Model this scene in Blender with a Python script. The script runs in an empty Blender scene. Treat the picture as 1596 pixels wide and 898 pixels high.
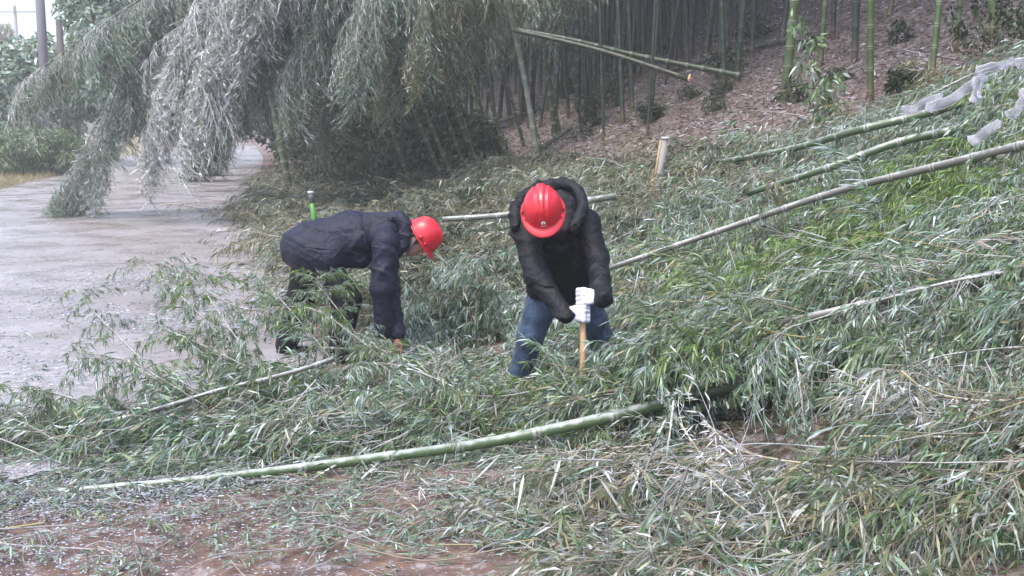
import bpy, math, random
import numpy as np
from mathutils import Vector, Matrix

# ------------------------------------------------------------------ camera
W, H, F, HORIZON = 1596.0, 898.0, 1711.0, 195.0
PITCH = math.atan((H / 2 - HORIZON) / F)
CAMZ = 1.7
sc = bpy.context.scene
cam_d = bpy.data.cameras.new('camera')
cam_d.sensor_width = 36.0
cam_d.lens = F / W * 36.0
cam_d.clip_start = 0.05
cam_d.clip_end = 2000
cam = bpy.data.objects.new('camera', cam_d)
cam.location = (0, 0, CAMZ)
cam.rotation_euler = (math.pi / 2 - PITCH, 0, 0)
sc.collection.objects.link(cam)
sc.camera = cam

# ------------------------------------------------------------------ light
SUN_EL, SUN_AZ = math.radians(66), math.radians(215)
world = bpy.data.worlds.new('World')
sc.world = world
world.use_nodes = True
nt = world.node_tree
bg = nt.nodes['Background']
sky = nt.nodes.new('ShaderNodeTexSky')
sky.sky_type = 'NISHITA'
sky.sun_disc = False
sky.sun_elevation = SUN_EL
sky.sun_rotation = SUN_AZ
sky.dust_density = 4.0
sky.air_density = 1.0
hsv = nt.nodes.new('ShaderNodeHueSaturation')
hsv.inputs['Saturation'].default_value = 1.0
hsv.inputs['Value'].default_value = 1.0
nt.links.new(sky.outputs[0], hsv.inputs['Color'])
nt.links.new(hsv.outputs[0], bg.inputs['Color'])
bg.inputs['Strength'].default_value = 0.15
sun_d = bpy.data.lights.new('sun', 'SUN')
sun_d.energy = 0.6
sun_d.angle = math.radians(25)
sun_d.color = (1.0, 0.98, 0.97)
sun = bpy.data.objects.new('sun', sun_d)
sun.rotation_euler = (math.pi / 2 - SUN_EL, 0, math.pi - SUN_AZ)
sun.location = (0, -5, 20)
sc.collection.objects.link(sun)
sc.view_settings.view_transform = 'Standard'
sc.view_settings.look = 'None'
sc.view_settings.gamma = 1.0
sc.view_settings.use_curve_mapping = False
sc.view_settings.exposure = 1.58
HAZE = 0.0022

# ------------------------------------------------------------------ helpers
rng = np.random.default_rng(7)
random.seed(7)
CP, SP = math.cos(PITCH), math.sin(PITCH)
Uv = np.array([-0.2275, 0.9738, 0.0])      # along the road
Vv = np.array([0.9738, 0.2275, 0.0])       # across the road, towards the hill


def ray(px, py):
    a = (px - W / 2) / F
    b = (H / 2 - py) / F
    return np.array([a, CP + b * SP, -SP + b * CP])


def V(px, py, D):
    r = ray(px, py)
    return np.array([0, 0, CAMZ]) + r * (D / r[1])


def nz(x, y, k=1.0, seed=0.0):
    x = np.asarray(x, float) * k + seed
    y = np.asarray(y, float) * k - seed * 1.7
    return (np.sin(x * 1.3 + 1.7 * np.sin(y * 0.9)) + np.sin(y * 1.7 + 1.3 * np.sin(x * 1.1 + 2)) + 0.6 * np.sin(x * 3.1 + y * 2.3) + 0.5 * np.sin(y * 4.3 - x * 2.9)) / 3.1


def sstep(v, a, b):
    t = np.clip((np.asarray(v, float) - a) / (b - a), 0, 1)
    return t * t * (3 - 2 * t)


def ground(x, y):
    x = np.asarray(x, float); y = np.asarray(y, float)
    s = 0.9738 * x + 0.2275 * y
    k = 2.2
    a = np.clip((s - 2.7) * k, -40, 40)
    hill = np.where(s > 12, 0.5 * (s - 2.7), 0.5 * np.log1p(np.exp(a)) / k)
    hill = np.where(s > 34, 0.5 * (34 - 2.7) + 0.02 * (s - 34), hill)
    left = 0.35 * sstep(-s, 7.2, 10.0)
    g = hill + left - 0.02
    g = g + 0.06 * nz(x, y, 0.9) * sstep(s, 2.2, 3.5) + 0.22 * nz(x, y, 0.25, 3) * sstep(s, 3.5, 7)
    return g


def gz(x, y):
    return float(ground(x, y))


def hit(px, py):
    r = ray(px, py)
    d = 2.5
    while d < 200:
        p = np.array([0, 0, CAMZ]) + r * (d / r[1])
        if p[2] <= gz(p[0], p[1]):
            return p
        d += 0.02 + d * 0.002
    return p


BLOBS = [(2.6, 6.7, 1.0, .6, .40), (3.6, 7.6, .8, .6, .36), (-.45, 7.2, .9, .55, .11), (-1.5, 7.1, .6, .5, .08), (.2, 6.75, .8, .4, .1),  # x, y, rx, ry, height of the brush lying there
    (-0.48, 8.65, 0.55, 0.5, 0.62), (-0.1, 8.2, 0.55, 0.4, 0.30),
    (-0.5, 6.1, 0.95, 0.45, 0.16), (0.7, 5.9, 0.9, 0.45, 0.24),
    (1.9, 5.85, 0.9, 0.6, 0.36), (2.9, 5.6, 0.9, 0.9, 0.30),
    (-2.2, 5.75, 0.9, 0.33, 0.14), (-3.3, 5.85, 0.8, 0.28, 0.14), (-1.3, 5.8, 0.7, 0.35, 0.2),
    (0.45, 4.9, 0.35, 0.35, 0.16), (1.6, 4.35, 0.8, 0.35, 0.10), (2.3, 4.6, 0.6, 0.5, 0.25),
    (0.9, 8.4, 0.7, 0.7, 0.22), (1.6, 9.6, 1.0, 0.9, 0.25), (2.1, 7.6, 0.9, 0.9, 0.24),
]


def pile(x, y):
    x = np.asarray(x, float); y = np.asarray(y, float)
    s = 0.9738 * x + 0.2275 * y
    p = 0.22 * sstep(s, 2.1, 3.2) * sstep(15.6 - x - y, 0, 1.2) * sstep(y, 5.0, 5.7)
    for (cx, cy, rx, ry, h) in BLOBS:
        p = np.maximum(p, h * np.exp(-(((x - cx) / rx) ** 2 + ((y - cy) / ry) ** 2)))
    return p * (1 + 0.45 * nz(x, y, 2.2, 1) + .35 * nz(x, y, 4.6, 3)) + 0.01


LEAFMATS = {}


def new_mat(name):
    m = bpy.data.materials.new(name)
    m.use_nodes = True
    return m, m.node_tree, m.node_tree.nodes['Principled BSDF']


def attr_mat(name, rough=0.45, translucent=0.0, coat=0.0, objvar=0.0, bump=0.0, spec=0.5, frost=0.0):
    m, t, b = new_mat(name)
    a = t.nodes.new('ShaderNodeAttribute'); a.attribute_name = 'Col'
    col = a.outputs['Color']
    if objvar:
        oi = t.nodes.new('ShaderNodeObjectInfo')
        h = t.nodes.new('ShaderNodeHueSaturation')
        mr = t.nodes.new('ShaderNodeMapRange')
        mr.inputs['To Min'].default_value = 1 - objvar; mr.inputs['To Max'].default_value = 1 + objvar
        t.links.new(oi.outputs['Random'], mr.inputs['Value'])
        t.links.new(mr.outputs[0], h.inputs['Value'])
        mr2 = t.nodes.new('ShaderNodeMapRange')
        mr2.inputs['To Min'].default_value = 0.47; mr2.inputs['To Max'].default_value = 0.52
        t.links.new(oi.outputs['Random'], mr2.inputs['Value'])
        t.links.new(mr2.outputs[0], h.inputs['Hue'])
        t.links.new(col, h.inputs['Color'])
        col = h.outputs[0]
    if frost:
        tc = t.nodes.new('ShaderNodeTexCoord')
        g = t.nodes.new('ShaderNodeNewGeometry')
        sx = t.nodes.new('ShaderNodeSeparateXYZ'); t.links.new(g.outputs['Normal'], sx.inputs[0])
        n = t.nodes.new('ShaderNodeTexNoise'); n.inputs['Scale'].default_value = 18; n.inputs['Detail'].default_value = 6
        t.links.new(tc.outputs['Object'], n.inputs['Vector'])
        ad = t.nodes.new('ShaderNodeMath'); ad.operation = 'MULTIPLY_ADD'; ad.inputs[1].default_value = 1.6; ad.inputs[2].default_value = -0.8
        t.links.new(n.outputs[0], ad.inputs[0])
        a2 = t.nodes.new('ShaderNodeMath'); a2.operation = 'ADD'
        t.links.new(sx.outputs[2], a2.inputs[0]); t.links.new(ad.outputs[0], a2.inputs[1])
        r = t.nodes.new('ShaderNodeMapRange'); r.inputs['From Min'].default_value = 0.35; r.inputs['From Max'].default_value = 0.95
        r.inputs['To Max'].default_value = frost
        t.links.new(a2.outputs[0], r.inputs['Value'])
        mx = t.nodes.new('ShaderNodeMix'); mx.data_type = 'RGBA'
        t.links.new(r.outputs[0], mx.inputs['Factor']); t.links.new(col, mx.inputs['A'])
        mx.inputs['B'].default_value = (0.62, 0.66, 0.66, 1)
        col = mx.outputs['Result']
    t.links.new(col, b.inputs['Base Color'])
    b.inputs['Roughness'].default_value = rough
    b.inputs['Specular IOR Level'].default_value = spec
    b.inputs['Coat Weight'].default_value = coat
    b.inputs['Coat Roughness'].default_value = 0.15
    if bump:
        tc = t.nodes.new('ShaderNodeTexCoord')
        n = t.nodes.new('ShaderNodeTexNoise'); n.inputs['Scale'].default_value = 60; n.inputs['Detail'].default_value = 5
        t.links.new(tc.outputs['Object'], n.inputs['Vector'])
        bp = t.nodes.new('ShaderNodeBump'); bp.inputs['Strength'].default_value = bump; bp.inputs['Distance'].default_value = 0.01
        t.links.new(n.outputs[0], bp.inputs['Height']); t.links.new(bp.outputs[0], b.inputs['Normal'])
    if translucent:
        tr = t.nodes.new('ShaderNodeBsdfTranslucent')
        t.links.new(col, tr.inputs['Color'])
        ms = t.nodes.new('ShaderNodeMixShader'); ms.inputs[0].default_value = translucent
        out = t.nodes['Material Output']
        t.links.new(b.outputs[0], ms.inputs[1]); t.links.new(tr.outputs[0], ms.inputs[2])
        t.links.new(ms.outputs[0], out.inputs['Surface'])
    return m


M_LEAF = attr_mat('icy_leaf', 0.38, 0.18, coat=0.25)
M_FARLEAF = attr_mat('far_leaf', 0.6, 0.2)
M_CULM = attr_mat('green_culm', 0.4, objvar=0.25, bump=0.15)
M_CULMF = attr_mat('frosted_culm', 0.4, coat=0.3, frost=0.5, bump=0.3)
M_WOOD = attr_mat('wood', 0.7, bump=0.4)
M_SKIN = attr_mat('skin', 0.5)


def link(o, parent=None):
    sc.collection.objects.link(o)
    if parent is not None:
        o.parent = parent
    return o


def tag(o, label=None, cat=None, group=None, kind=None):
    if label: o['label'] = label
    if cat: o['category'] = cat
    if group: o['group'] = group
    if kind: o['kind'] = kind
    return o


def mesh_obj(name, v, f, mat=None, col=None, parent=None, origin=(0, 0, 0), smooth=False):
    """v (n,3) world coordinates, f (m,3) or (m,4) faces; origin becomes the object's own origin"""
    v = np.asarray(v, np.float32); f = np.asarray(f, np.int32)
    origin = np.asarray(origin, np.float32)
    me = bpy.data.meshes.new(name)
    n, k = f.shape
    me.vertices.add(len(v)); me.vertices.foreach_set('co', (v - origin).ravel())
    me.loops.add(n * k); me.loops.foreach_set('vertex_index', f.ravel())
    me.polygons.add(n); me.polygons.foreach_set('loop_start', np.arange(0, n * k, k, dtype=np.int32))
    if smooth:
        me.polygons.foreach_set('use_smooth', np.ones(n, bool))
    me.update(calc_edges=True)
    if col is not None:
        ca = me.color_attributes.new('Col', 'FLOAT_COLOR', 'POINT')
        c4 = np.ones((len(v), 4), np.float32); c4[:, :3] = col
        ca.data.foreach_set('color', c4.ravel())
    if mat: me.materials.append(mat)
    o = bpy.data.objects.new(name, me)
    po = np.array(parent['_o']) if (parent is not None and '_o' in parent.keys()) else np.zeros(3)
    o.location = Vector((origin - po).tolist()) if parent is not None else Vector(origin.tolist())
    return link(o, parent)


def empty(name, loc, label, cat, group=None):
    o = bpy.data.objects.new(name, None)
    o.empty_display_size = 0.1
    o.location = Vector([float(a) for a in loc])
    o['_o'] = [float(a) for a in loc]
    tag(o, label, cat, group)
    return link(o)


def cat_parts(parts):
    """[(v,f,c)...] -> one v,f,c"""
    vs, fs, cs, n = [], [], [], 0
    for v, f, c in parts:
        if len(v) == 0: continue
        vs.append(v); fs.append(np.asarray(f) + n)
        c = np.asarray(c, float)
        cs.append(np.broadcast_to(c, (len(v), 3)) if c.ndim == 1 else c)
        n += len(v)
    return np.concatenate(vs), np.concatenate(fs), np.concatenate(cs)


def unit(a):
    a = np.asarray(a, float)
    return a / (np.linalg.norm(a, axis=-1, keepdims=True) + 1e-9)


def spline(pts, n):
    p = np.asarray(pts, float)
    p = np.vstack([2 * p[0] - p[1], p, 2 * p[-1] - p[-2]])
    m = len(p) - 3
    out = []
    for t in np.linspace(0, m - 1e-6, n):
        i = int(t); u = t - i
        a, b, c, d = p[i], p[i + 1], p[i + 2], p[i + 3]
        out.append(0.5 * ((2 * b) + (-a + c) * u + (2 * a - 5 * b + 4 * c - d) * u * u + (-a + 3 * b - 3 * c + d) * u ** 3))
    return np.array(out)


def tube(path, rad, sides=8, cap=True):
    path = np.asarray(path, float); n = len(path)
    rad = np.broadcast_to(np.asarray(rad, float), (n,))
    tan = unit(np.gradient(path, axis=0))
    ref = np.array([0, 0, 1.0]) if abs(tan[:, 2]).mean() < 0.8 else np.array([1.0, 0.02, 0])
    a = unit(np.cross(tan, ref)); b = np.cross(tan, a)
    th = np.linspace(0, 2 * np.pi, sides, endpoint=False)
    v = path[:, None] + rad[:, None, None] * (np.cos(th)[None, :, None] * a[:, None] + np.sin(th)[None, :, None] * b[:, None])
    v = v.reshape(-1, 3)
    i, j = np.meshgrid(np.arange(n - 1), np.arange(sides), indexing='ij')
    q0 = i * sides + j; q1 = i * sides + (j + 1) % sides
    q2 = q1 + sides; q3 = q0 + sides
    f = np.concatenate([np.stack([q0, q1, q2], -1).reshape(-1, 3), np.stack([q0, q2, q3], -1).reshape(-1, 3)])
    if cap:
        v = np.vstack([v, path[0], path[-1]])
        c0, c1 = n * sides, n * sides + 1
        k = np.arange(sides)
        f = np.vstack([f, np.stack([np.full(sides, c0), (k + 1) % sides, k], -1),
                       np.stack([np.full(sides, c1), (n - 1) * sides + k, (n - 1) * sides + (k + 1) % sides], -1)])
    return v, f


def culm_geo(pts, r0, r1, node=0.25, sides=10, base=(0.10, 0.16, 0.06), ring=(0.45, 0.47, 0.42), var=0.15, seed=0):
    rs = np.random.default_rng(seed)
    dense = spline(pts, 60)
    seg = np.linalg.norm(np.diff(dense, axis=0), axis=1)
    cum = np.concatenate([[0], np.cumsum(seg)])
    L = cum[-1]
    st, rr, cc = [], [], []
    base = np.array(base); ring = np.array(ring)
    x = 0.0
    nodes = []
    while x < L:
        nodes.append(x); x += node * rs.uniform(0.85, 1.15)
    S = [0.0]; R = [1.0]; C = [0]
    for q in nodes[1:]:
        S += [q - node * 0.5, q - 0.035, q - 0.014, q - 0.004, q + 0.006, q + 0.02]
        R += [0.97, 1.0, 1.0, 1.12, 1.10, 1.0]
        C += [0, 0, 2, 1, 3, 0]
    S.append(L); R.append(1.0); C.append(0)
    S = np.clip(np.array(S), 0, L); o = np.argsort(S); S = S[o]; R = np.array(R)[o]; C = np.array(C)[o]
    path = np.stack([np.interp(S, cum, dense[:, k]) for k in range(3)], -1)
    rad = (r0 + (r1 - r0) * S / L) * R
    v, f = tube(path, rad, sides)
    cols = np.where((C == 1)[:, None], base * 0.5, np.where((C == 2)[:, None], ring, np.where((C == 3)[:, None], ring * 0.7 + base * 0.3, base)))
    cols = cols * (1 + var * (rs.random((len(S), 1)) - 0.5))
    col = np.repeat(cols, sides, axis=0)
    col = np.vstack([col, cols[0], cols[-1]])
    return v, f, col


# ---- leaf sprays --------------------------------------------------
def leaves(b, d, L, w, bend, simple=False, r=None, cross=None):
    """arrays: base points, unit directions, lengths, widths, bend -> v, f"""
    n = len(b)
    d = unit(d)
    if cross is None:
        cross = unit(np.cross(d, unit(r.normal(size=(n, 3)))))
    L = L[:, None]; w = w[:, None]; bend = bend[:, None]
    g = np.array([0, 0, -1.0])
    if simple:
        v = np.stack([b, b + d * .4 * L + cross * w / 2 + g * bend * L * .15, b + d * L + g * bend * L, b + d * .4 * L - cross * w / 2 + g * bend * L * .15], 1).reshape(-1, 3)
        k = np.arange(n)[:, None] * 4
        f = np.concatenate([k + [0, 1, 2], k + [0, 2, 3]])
        return v, f, 4
    v = np.stack([b, b + d * .3 * L + cross * w / 2 + g * bend * L * .08, b + d * .3 * L - cross * w / 2 + g * bend * L * .08,
                  b + d * .68 * L + cross * w * .36 + g * bend * L * .42, b + d * .68 * L - cross * w * .36 + g * bend * L * .42,
                  b + d * .96 * L + g * bend * L], 1).reshape(-1, 3)
    k = np.arange(n)[:, None] * 6
    f = np.concatenate([k + [0, 1, 2], k + [1, 3, 4], k + [1, 4, 2], k + [3, 5, 4]])
    return v, f, 6


def gen_branch(L=0.8, ntw=7, nleaf=9, droop=0.15, leafL=0.13, leafw=0.018, seed=0, simple=False, tw=0.003, updown=0.0, tws=(0.25, 0.42)):
    """a bamboo branch along +x with leafy side twigs. Returns v, f, kind (0 leaf / 1 twig), rnd"""
    r = np.random.default_rng(seed)
    V_, F_, K_, R_ = [], [], [], []
    n0 = 0

    def add(v, f, kind, rnd):
        nonlocal n0
        V_.append(v); F_.append(f + n0); K_.append(np.full(len(v), kind)); R_.append(rnd); n0 += len(v)

    def axis(o, d, l, dr, k=5):
        t = np.linspace(0, 1, k)[:, None]
        side = unit(np.cross(d, r.normal(size=3)))
        return o + d * l * t + np.array([0, 0, -1.0]) * dr * l * t ** 2 + side * 0.06 * l * np.sin(t * 3.1 * r.uniform(.7, 1.5))

    main = axis(np.zeros(3), np.array([1.0, 0, updown]), L, droop, 7)
    v, f = tube(main, np.linspace(tw * 1.4, tw * .5, 7), 3, False)
    add(v, f, 1, np.full(len(v), r.random()))
    B, D, LL, WW, BB = [], [], [], [], []
    for i in range(ntw + 1):
        t = 0.12 + 0.86 * i / ntw
        o = np.array([np.interp(t, np.linspace(0, 1, 7), main[:, k]) for k in range(3)])
        if i == ntw:
            d = unit(main[-1] - main[-2]); l = L * .22
        else:
            az = i * 2.4 + r.uniform(-.6, .6)
            per = np.array([0, math.cos(az), math.sin(az) * .7])
            d = unit(np.array([r.uniform(.5, .9), 0, 0]) + per * r.uniform(.5, .9))
            l = L * r.uniform(*tws) * (1.1 - .5 * t)
        ax = axis(o, d, l, droop * 1.6 + .1, 4)
        v, f = tube(ax, np.linspace(tw * .6, tw * .25, 4), 3, False)
        add(v, f, 1, np.full(len(v), r.random()))
        for j in range(nleaf):
            u = 0.2 + 0.8 * (j + r.random() * .6) / nleaf
            p = np.array([np.interp(u, np.linspace(0, 1, 4), ax[:, k]) for k in range(3)])
            td = unit(ax[-1] - ax[0])
            pr = unit(r.normal(size=3))
            B.append(p); D.append(unit(td * r.uniform(.5, 1.0) + pr * .62 + np.array([0, 0, -.35 * (1 + droop)])))
            LL.append(leafL * r.uniform(.6, 1.25)); WW.append(leafw * r.uniform(.7, 1.2)); BB.append(r.uniform(0, .45) if r.random() < .75 else r.uniform(.5, 1.1))
    v, f, k = leaves(np.array(B), np.array(D), np.array(LL), np.array(WW), np.array(BB), simple, r)
    add(v, f, 0, np.repeat(r.random(len(B)), k))
    return np.concatenate(V_), np.concatenate(F_), np.concatenate(K_), np.concatenate(R_)


PAL = {  # colour, weight
    'green': [((.055, .10, .03), 2.5), ((.095, .16, .06), 4), ((.14, .215, .09), 3.5), ((.17, .24, .13), 3), ((.32, .39, .33), 3), ((.36, .29, .14), .5)],
    'bright': [((.07, .15, .02), 4), ((.12, .22, .03), 4), ((.18, .28, .06), 3), ((.28, .38, .20), 2)],
    'icy': [((.05, .10, .035), 2.6), ((.10, .175, .08), 3), ((.17, .26, .165), 3.8), ((.29, .40, .33), 3.5), ((.54, .60, .61), 2.3), ((.30, .26, .17), .5)],
    'olive': [((.07, .09, .03), 3), ((.12, .13, .05), 3), ((.17, .17, .08), 3), ((.26, .25, .15), 3), ((.36, .31, .20), 2), ((.48, .48, .42), 1)],
    'dry': [((.15, .125, .085), 1.5), ((.25, .22, .16), 2), ((.10, .12, .065), 3), ((.18, .22, .14), 4), ((.34, .35, .30), 2.5), ((.52, .54, .55), 2.4)],
    'hang': [((.06, .09, .035), 2.5), ((.12, .165, .08), 4), ((.20, .25, .15), 3.5), ((.33, .38, .29), 2.5), ((.50, .54, .52), 1.4)],
    'hangice': [((.10, .13, .07), 2), ((.20, .24, .16), 3), ((.36, .38, .33), 3), ((.66, .67, .70), 4), ((.84, .84, .88), 4)],
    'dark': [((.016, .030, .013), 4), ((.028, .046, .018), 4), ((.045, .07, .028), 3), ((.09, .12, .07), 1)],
}
TWIG = {'icy': (.42, .42, .42), 'hangice': (.6, .6, .62), 'dry': (.42, .37, .30), 'olive': (.22, .19, .13), 'green': (.25, .26, .20),
        'bright': (.18, .22, .10), 'hang': (.30, .30, .24), 'dark': (.06, .06, .04)}


def colourise(kind, rnd, inst, pal, rs):
    cols = np.array([c for c, w in PAL[pal]]); w = np.array([w for c, w in PAL[pal]], float)
    cum = np.cumsum(w / w.sum())
    rr = (rnd + inst) % 1.0
    idx = np.searchsorted(cum, rr).clip(0, len(cols) - 1)
    c = cols[idx] * (0.8 + 0.4 * ((rnd * 7.13 + inst * 3.7) % 1.0))[:, None]
    tw = np.array(TWIG[pal])
    c[kind == 1] = tw * (0.75 + 0.5 * ((inst[kind == 1] * 5.3) % 1.0))[:, None]
    return c


def basis(d, roll=None):
    d = unit(d)
    up = np.zeros_like(d); up[:, 2] = 1
    bad = abs(d[:, 2]) > .95
    up[bad] = [0.3, 0.95, 0]
    y = unit(np.cross(up, d)); z = np.cross(d, y)
    if roll is not None:
        c, s = np.cos(roll)[:, None], np.sin(roll)[:, None]
        y, z = y * c + z * s, z * c - y * s
    return np.stack([d, y, z], -1)


def place(templates, P, D, S, pal, seed=0, roll=None):
    rs = np.random.default_rng(seed)
    P = np.asarray(P, float); D = np.asarray(D, float)
    n = len(P); S = np.broadcast_to(np.asarray(S, float), (n,))
    if roll is None: roll = rs.uniform(-.5, .5, n)
    R = basis(D, roll)
    which = rs.integers(0, len(templates), n)
    pals = pal if isinstance(pal, (list, np.ndarray)) else [pal] * n
    pals = np.array(pals, dtype=object)
    out = []
    for k, (tv, tf, tk, tr) in enumerate(templates):
        for pn in np.unique(pals):
            ix = np.where((which == k) & (pals == pn))[0]
            if len(ix) == 0: continue
            v = np.einsum('nij,mj->nmi', R[ix] * S[ix][:, None, None], tv) + P[ix][:, None]
            f = tf[None] + (np.arange(len(ix)) * len(tv))[:, None, None]
            inst = np.repeat(rs.random(len(ix)) * .35, len(tv))
            c = colourise(np.tile(tk, len(ix)), np.tile(tr, len(ix)), inst, pn, rs)
            out.append((v.reshape(-1, 3), f.reshape(-1, 3), c))
    return out


TB = [gen_branch(L=.7, ntw=10, nleaf=16, droop=.2, leafL=.085, leafw=.0102, seed=10 + i) for i in range(5)]
TBS = [gen_branch(L=.42, ntw=5, nleaf=13, droop=.25, leafL=.085, leafw=.0105, seed=30 + i) for i in range(5)]
THANG = [gen_branch(L=1.15, ntw=14, nleaf=13, droop=.6, leafL=.125, leafw=.0145, seed=50 + i, simple=True, tw=.006) for i in range(5)]
TDRY = [gen_branch(L=.7, ntw=6, nleaf=4, droop=.1, leafL=.10, leafw=.012, seed=70 + i, tw=.0035) for i in range(4)]
TCROWN = [gen_branch(L=1.8, ntw=8, nleaf=6, droop=.35, leafL=.34, leafw=.07, seed=80 + i, simple=True, tw=.01) for i in range(3)]

# ------------------------------------------------------------------ ground
def axis_grid(a0, a1, lo, hi, step):
    mid = np.arange(a0, a1 + step / 2, step)
    left = a0 - np.geomspace(step, a0 - lo, 26)[::-1] if lo < a0 else []
    right = a1 + np.geomspace(step, hi - a1, 30)
    return np.concatenate([left, mid, right])


gx = axis_grid(-12, 16, -145, 145, .16)
gy = axis_grid(2, 34, -20, 175, .16)
X, Y = np.meshgrid(gx, gy, indexing='ij')
Z = ground(X, Y)
near = sstep(X, 0, 2) * 0 + 1
Z = Z + 0.012 * nz(X, Y, 6, 5) * (np.abs(X) < 12) * (Y < 16) * (Y > 2)
nxg, nyg = X.shape
i, j = np.meshgrid(np.arange(nxg - 1), np.arange(nyg - 1), indexing='ij')
q = i * nyg + j
gf = np.stack([q, q + nyg, q + nyg + 1, q + 1], -1).reshape(-1, 4)


def ground_material():
    m, t, b = new_mat('ground_soil')
    N = t.nodes.new; Lk = t.links.new
    g = N('ShaderNodeNewGeometry')
    pos = g.outputs['Position']
    dv = N('ShaderNodeVectorMath'); dv.operation = 'DOT_PRODUCT'; dv.inputs[1].default_value = (.9738, .2275, 0); Lk(pos, dv.inputs[0])

    def noise(scale, detail=6, rough=.6):
        n = N('ShaderNodeTexNoise'); n.inputs['Scale'].default_value = scale; n.inputs['Detail'].default_value = detail
        n.inputs['Roughness'].default_value = rough; Lk(pos, n.inputs['Vector']); return n.outputs[0]

    def ramp(src, stops):
        r = N('ShaderNodeValToRGB'); r.color_ramp.elements[0].position = stops[0][0]; r.color_ramp.elements[0].color = (*stops[0][1], 1)
        r.color_ramp.elements[1].position = stops[-1][0]; r.color_ramp.elements[1].color = (*stops[-1][1], 1)
        for p, c in stops[1:-1]:
            e = r.color_ramp.elements.new(p); e.color = (*c, 1)
        Lk(src, r.inputs[0]); return r.outputs[0]

    def mix(f, a, c):
        x = N('ShaderNodeMix'); x.data_type = 'RGBA'
        Lk(f, x.inputs['Factor'])
        Lk(a, x.inputs['A']); Lk(c, x.inputs['B']); return x.outputs['Result']

    def mrange(s_, a, c, o0=0., o1=1.):
        x = N('ShaderNodeMapRange'); x.inputs['From Min'].default_value = a; x.inputs['From Max'].default_value = c
        x.inputs['To Min'].default_value = o0; x.inputs['To Max'].default_value = o1; Lk(s_, x.inputs['Value']); return x.outputs[0]
    soil = ramp(noise(3.2, 8), [(.3, (.085, .055, .045)), (.48, (.145, .092, .075)), (.6, (.19, .115, .085)), (.75, (.17, .14, .13))])
    vo = N('ShaderNodeTexVoronoi'); vo.inputs['Scale'].default_value = 26; Lk(pos, vo.inputs['Vector'])
    lit = ramp(vo.outputs['Color'], [(.15, (.04, .028, .022)), (.4, (.085, .058, .045)), (.6, (.13, .092, .074)), (.8, (.24, .20, .18))])
    fr = mrange(noise(7, 10, .8), .52, .66, 0, .62)
    white = N('ShaderNodeRGB'); white.outputs[0].default_value = (.52, .50, .53, 1)
    lit = mix(fr, lit, white.outputs[0])
    fr2 = mrange(noise(14, 8, .75), .52, .64, 0, .6)
    soil = mix(fr2, soil, white.outputs[0])
    hillm = mrange(dv.outputs['Value'], 1.5, 2.3)
    col = mix(hillm, soil, lit)
    # verge left of the road: dry straw
    straw = ramp(noise(5, 8), [(.35, (.14, .14, .07)), (.5, (.34, .27, .17)), (.7, (.42, .37, .26))])
    col = mix(mrange(dv.outputs['Value'], -6.4, -6.9), col, straw)
    Lk(col, b.inputs['Base Color'])
    Lk(mrange(noise(2.5), .35, .65, .38, .85), b.inputs['Roughness'])
    bp = N('ShaderNodeBump'); bp.inputs['Strength'].default_value = .8; bp.inputs['Distance'].default_value = .03
    Lk(noise(22, 8, .7), bp.inputs['Height']); Lk(bp.outputs[0], b.inputs['Normal'])
    return m


M_GROUND = ground_material()
go = mesh_obj('ground', np.stack([X, Y, Z], -1).reshape(-1, 3), gf, M_GROUND, smooth=True)
tag(go, kind='structure')


def road_material():
    m, t, b = new_mat('wet_concrete')
    N = t.nodes.new; Lk = t.links.new
    g = N('ShaderNodeNewGeometry'); pos = g.outputs['Position']

    def noise(scale, detail=6, rough=.6):
        n = N('ShaderNodeTexNoise'); n.inputs['Scale'].default_value = scale; n.inputs['Detail'].default_value = detail
        n.inputs['Roughness'].default_value = rough; Lk(pos, n.inputs['Vector']); return n.outputs[0]
    r = N('ShaderNodeValToRGB')
    els = [(.3, (.19, .16, .15)), (.5, (.24, .215, .21)), (.62, (.27, .25, .255)), (.75, (.31, .30, .32))]
    r.color_ramp.elements[0].position = els[0][0]; r.color_ramp.elements[0].color = (*els[0][1], 1)
    r.color_ramp.elements[1].position = els[-1][0]; r.color_ramp.elements[1].color = (*els[-1][1], 1)
    for p, c in els[1:-1]:
        e = r.color_ramp.elements.new(p); e.color = (*c, 1)
    Lk(noise(.7, 9, .65), r.inputs[0])
    # crushed ice lying over the slab
    mr = N('ShaderNodeMapRange'); mr.inputs['From Min'].default_value = .46; mr.inputs['From Max'].default_value = .62
    mr.inputs['To Max'].default_value = .6
    Lk(noise(16, 10, .85), mr.inputs['Value'])
    big = N('ShaderNodeMapRange'); big.inputs['From Min'].default_value = .42; big.inputs['From Max'].default_value = .62
    Lk(noise(.5, 3), big.inputs['Value'])
    mm = N('ShaderNodeMath'); mm.operation = 'MULTIPLY'; Lk(mr.outputs[0], mm.inputs[0]); Lk(big.outputs[0], mm.inputs[1])
    mx = N('ShaderNodeMix'); mx.data_type = 'RGBA'; Lk(mm.outputs[0], mx.inputs['Factor']); Lk(r.outputs[0], mx.inputs['A'])
    mx.inputs['B'].default_value = (.62, .62, .68, 1)
    Lk(mx.outputs['Result'], b.inputs['Base Color'])
    rr = N('ShaderNodeMapRange'); rr.inputs['From Min'].default_value = .35; rr.inputs['From Max'].default_value = .65
    rr.inputs['To Min'].default_value = .14; rr.inputs['To Max'].default_value = .48
    Lk(noise(1.4, 5), rr.inputs['Value']); Lk(rr.outputs[0], b.inputs['Roughness'])
    bp = N('ShaderNodeBump'); bp.inputs['Strength'].default_value = .35; bp.inputs['Distance'].default_value = .01
    Lk(noise(30, 8, .8), bp.inputs['Height']); Lk(bp.outputs[0], b.inputs['Normal'])
    return m


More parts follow.
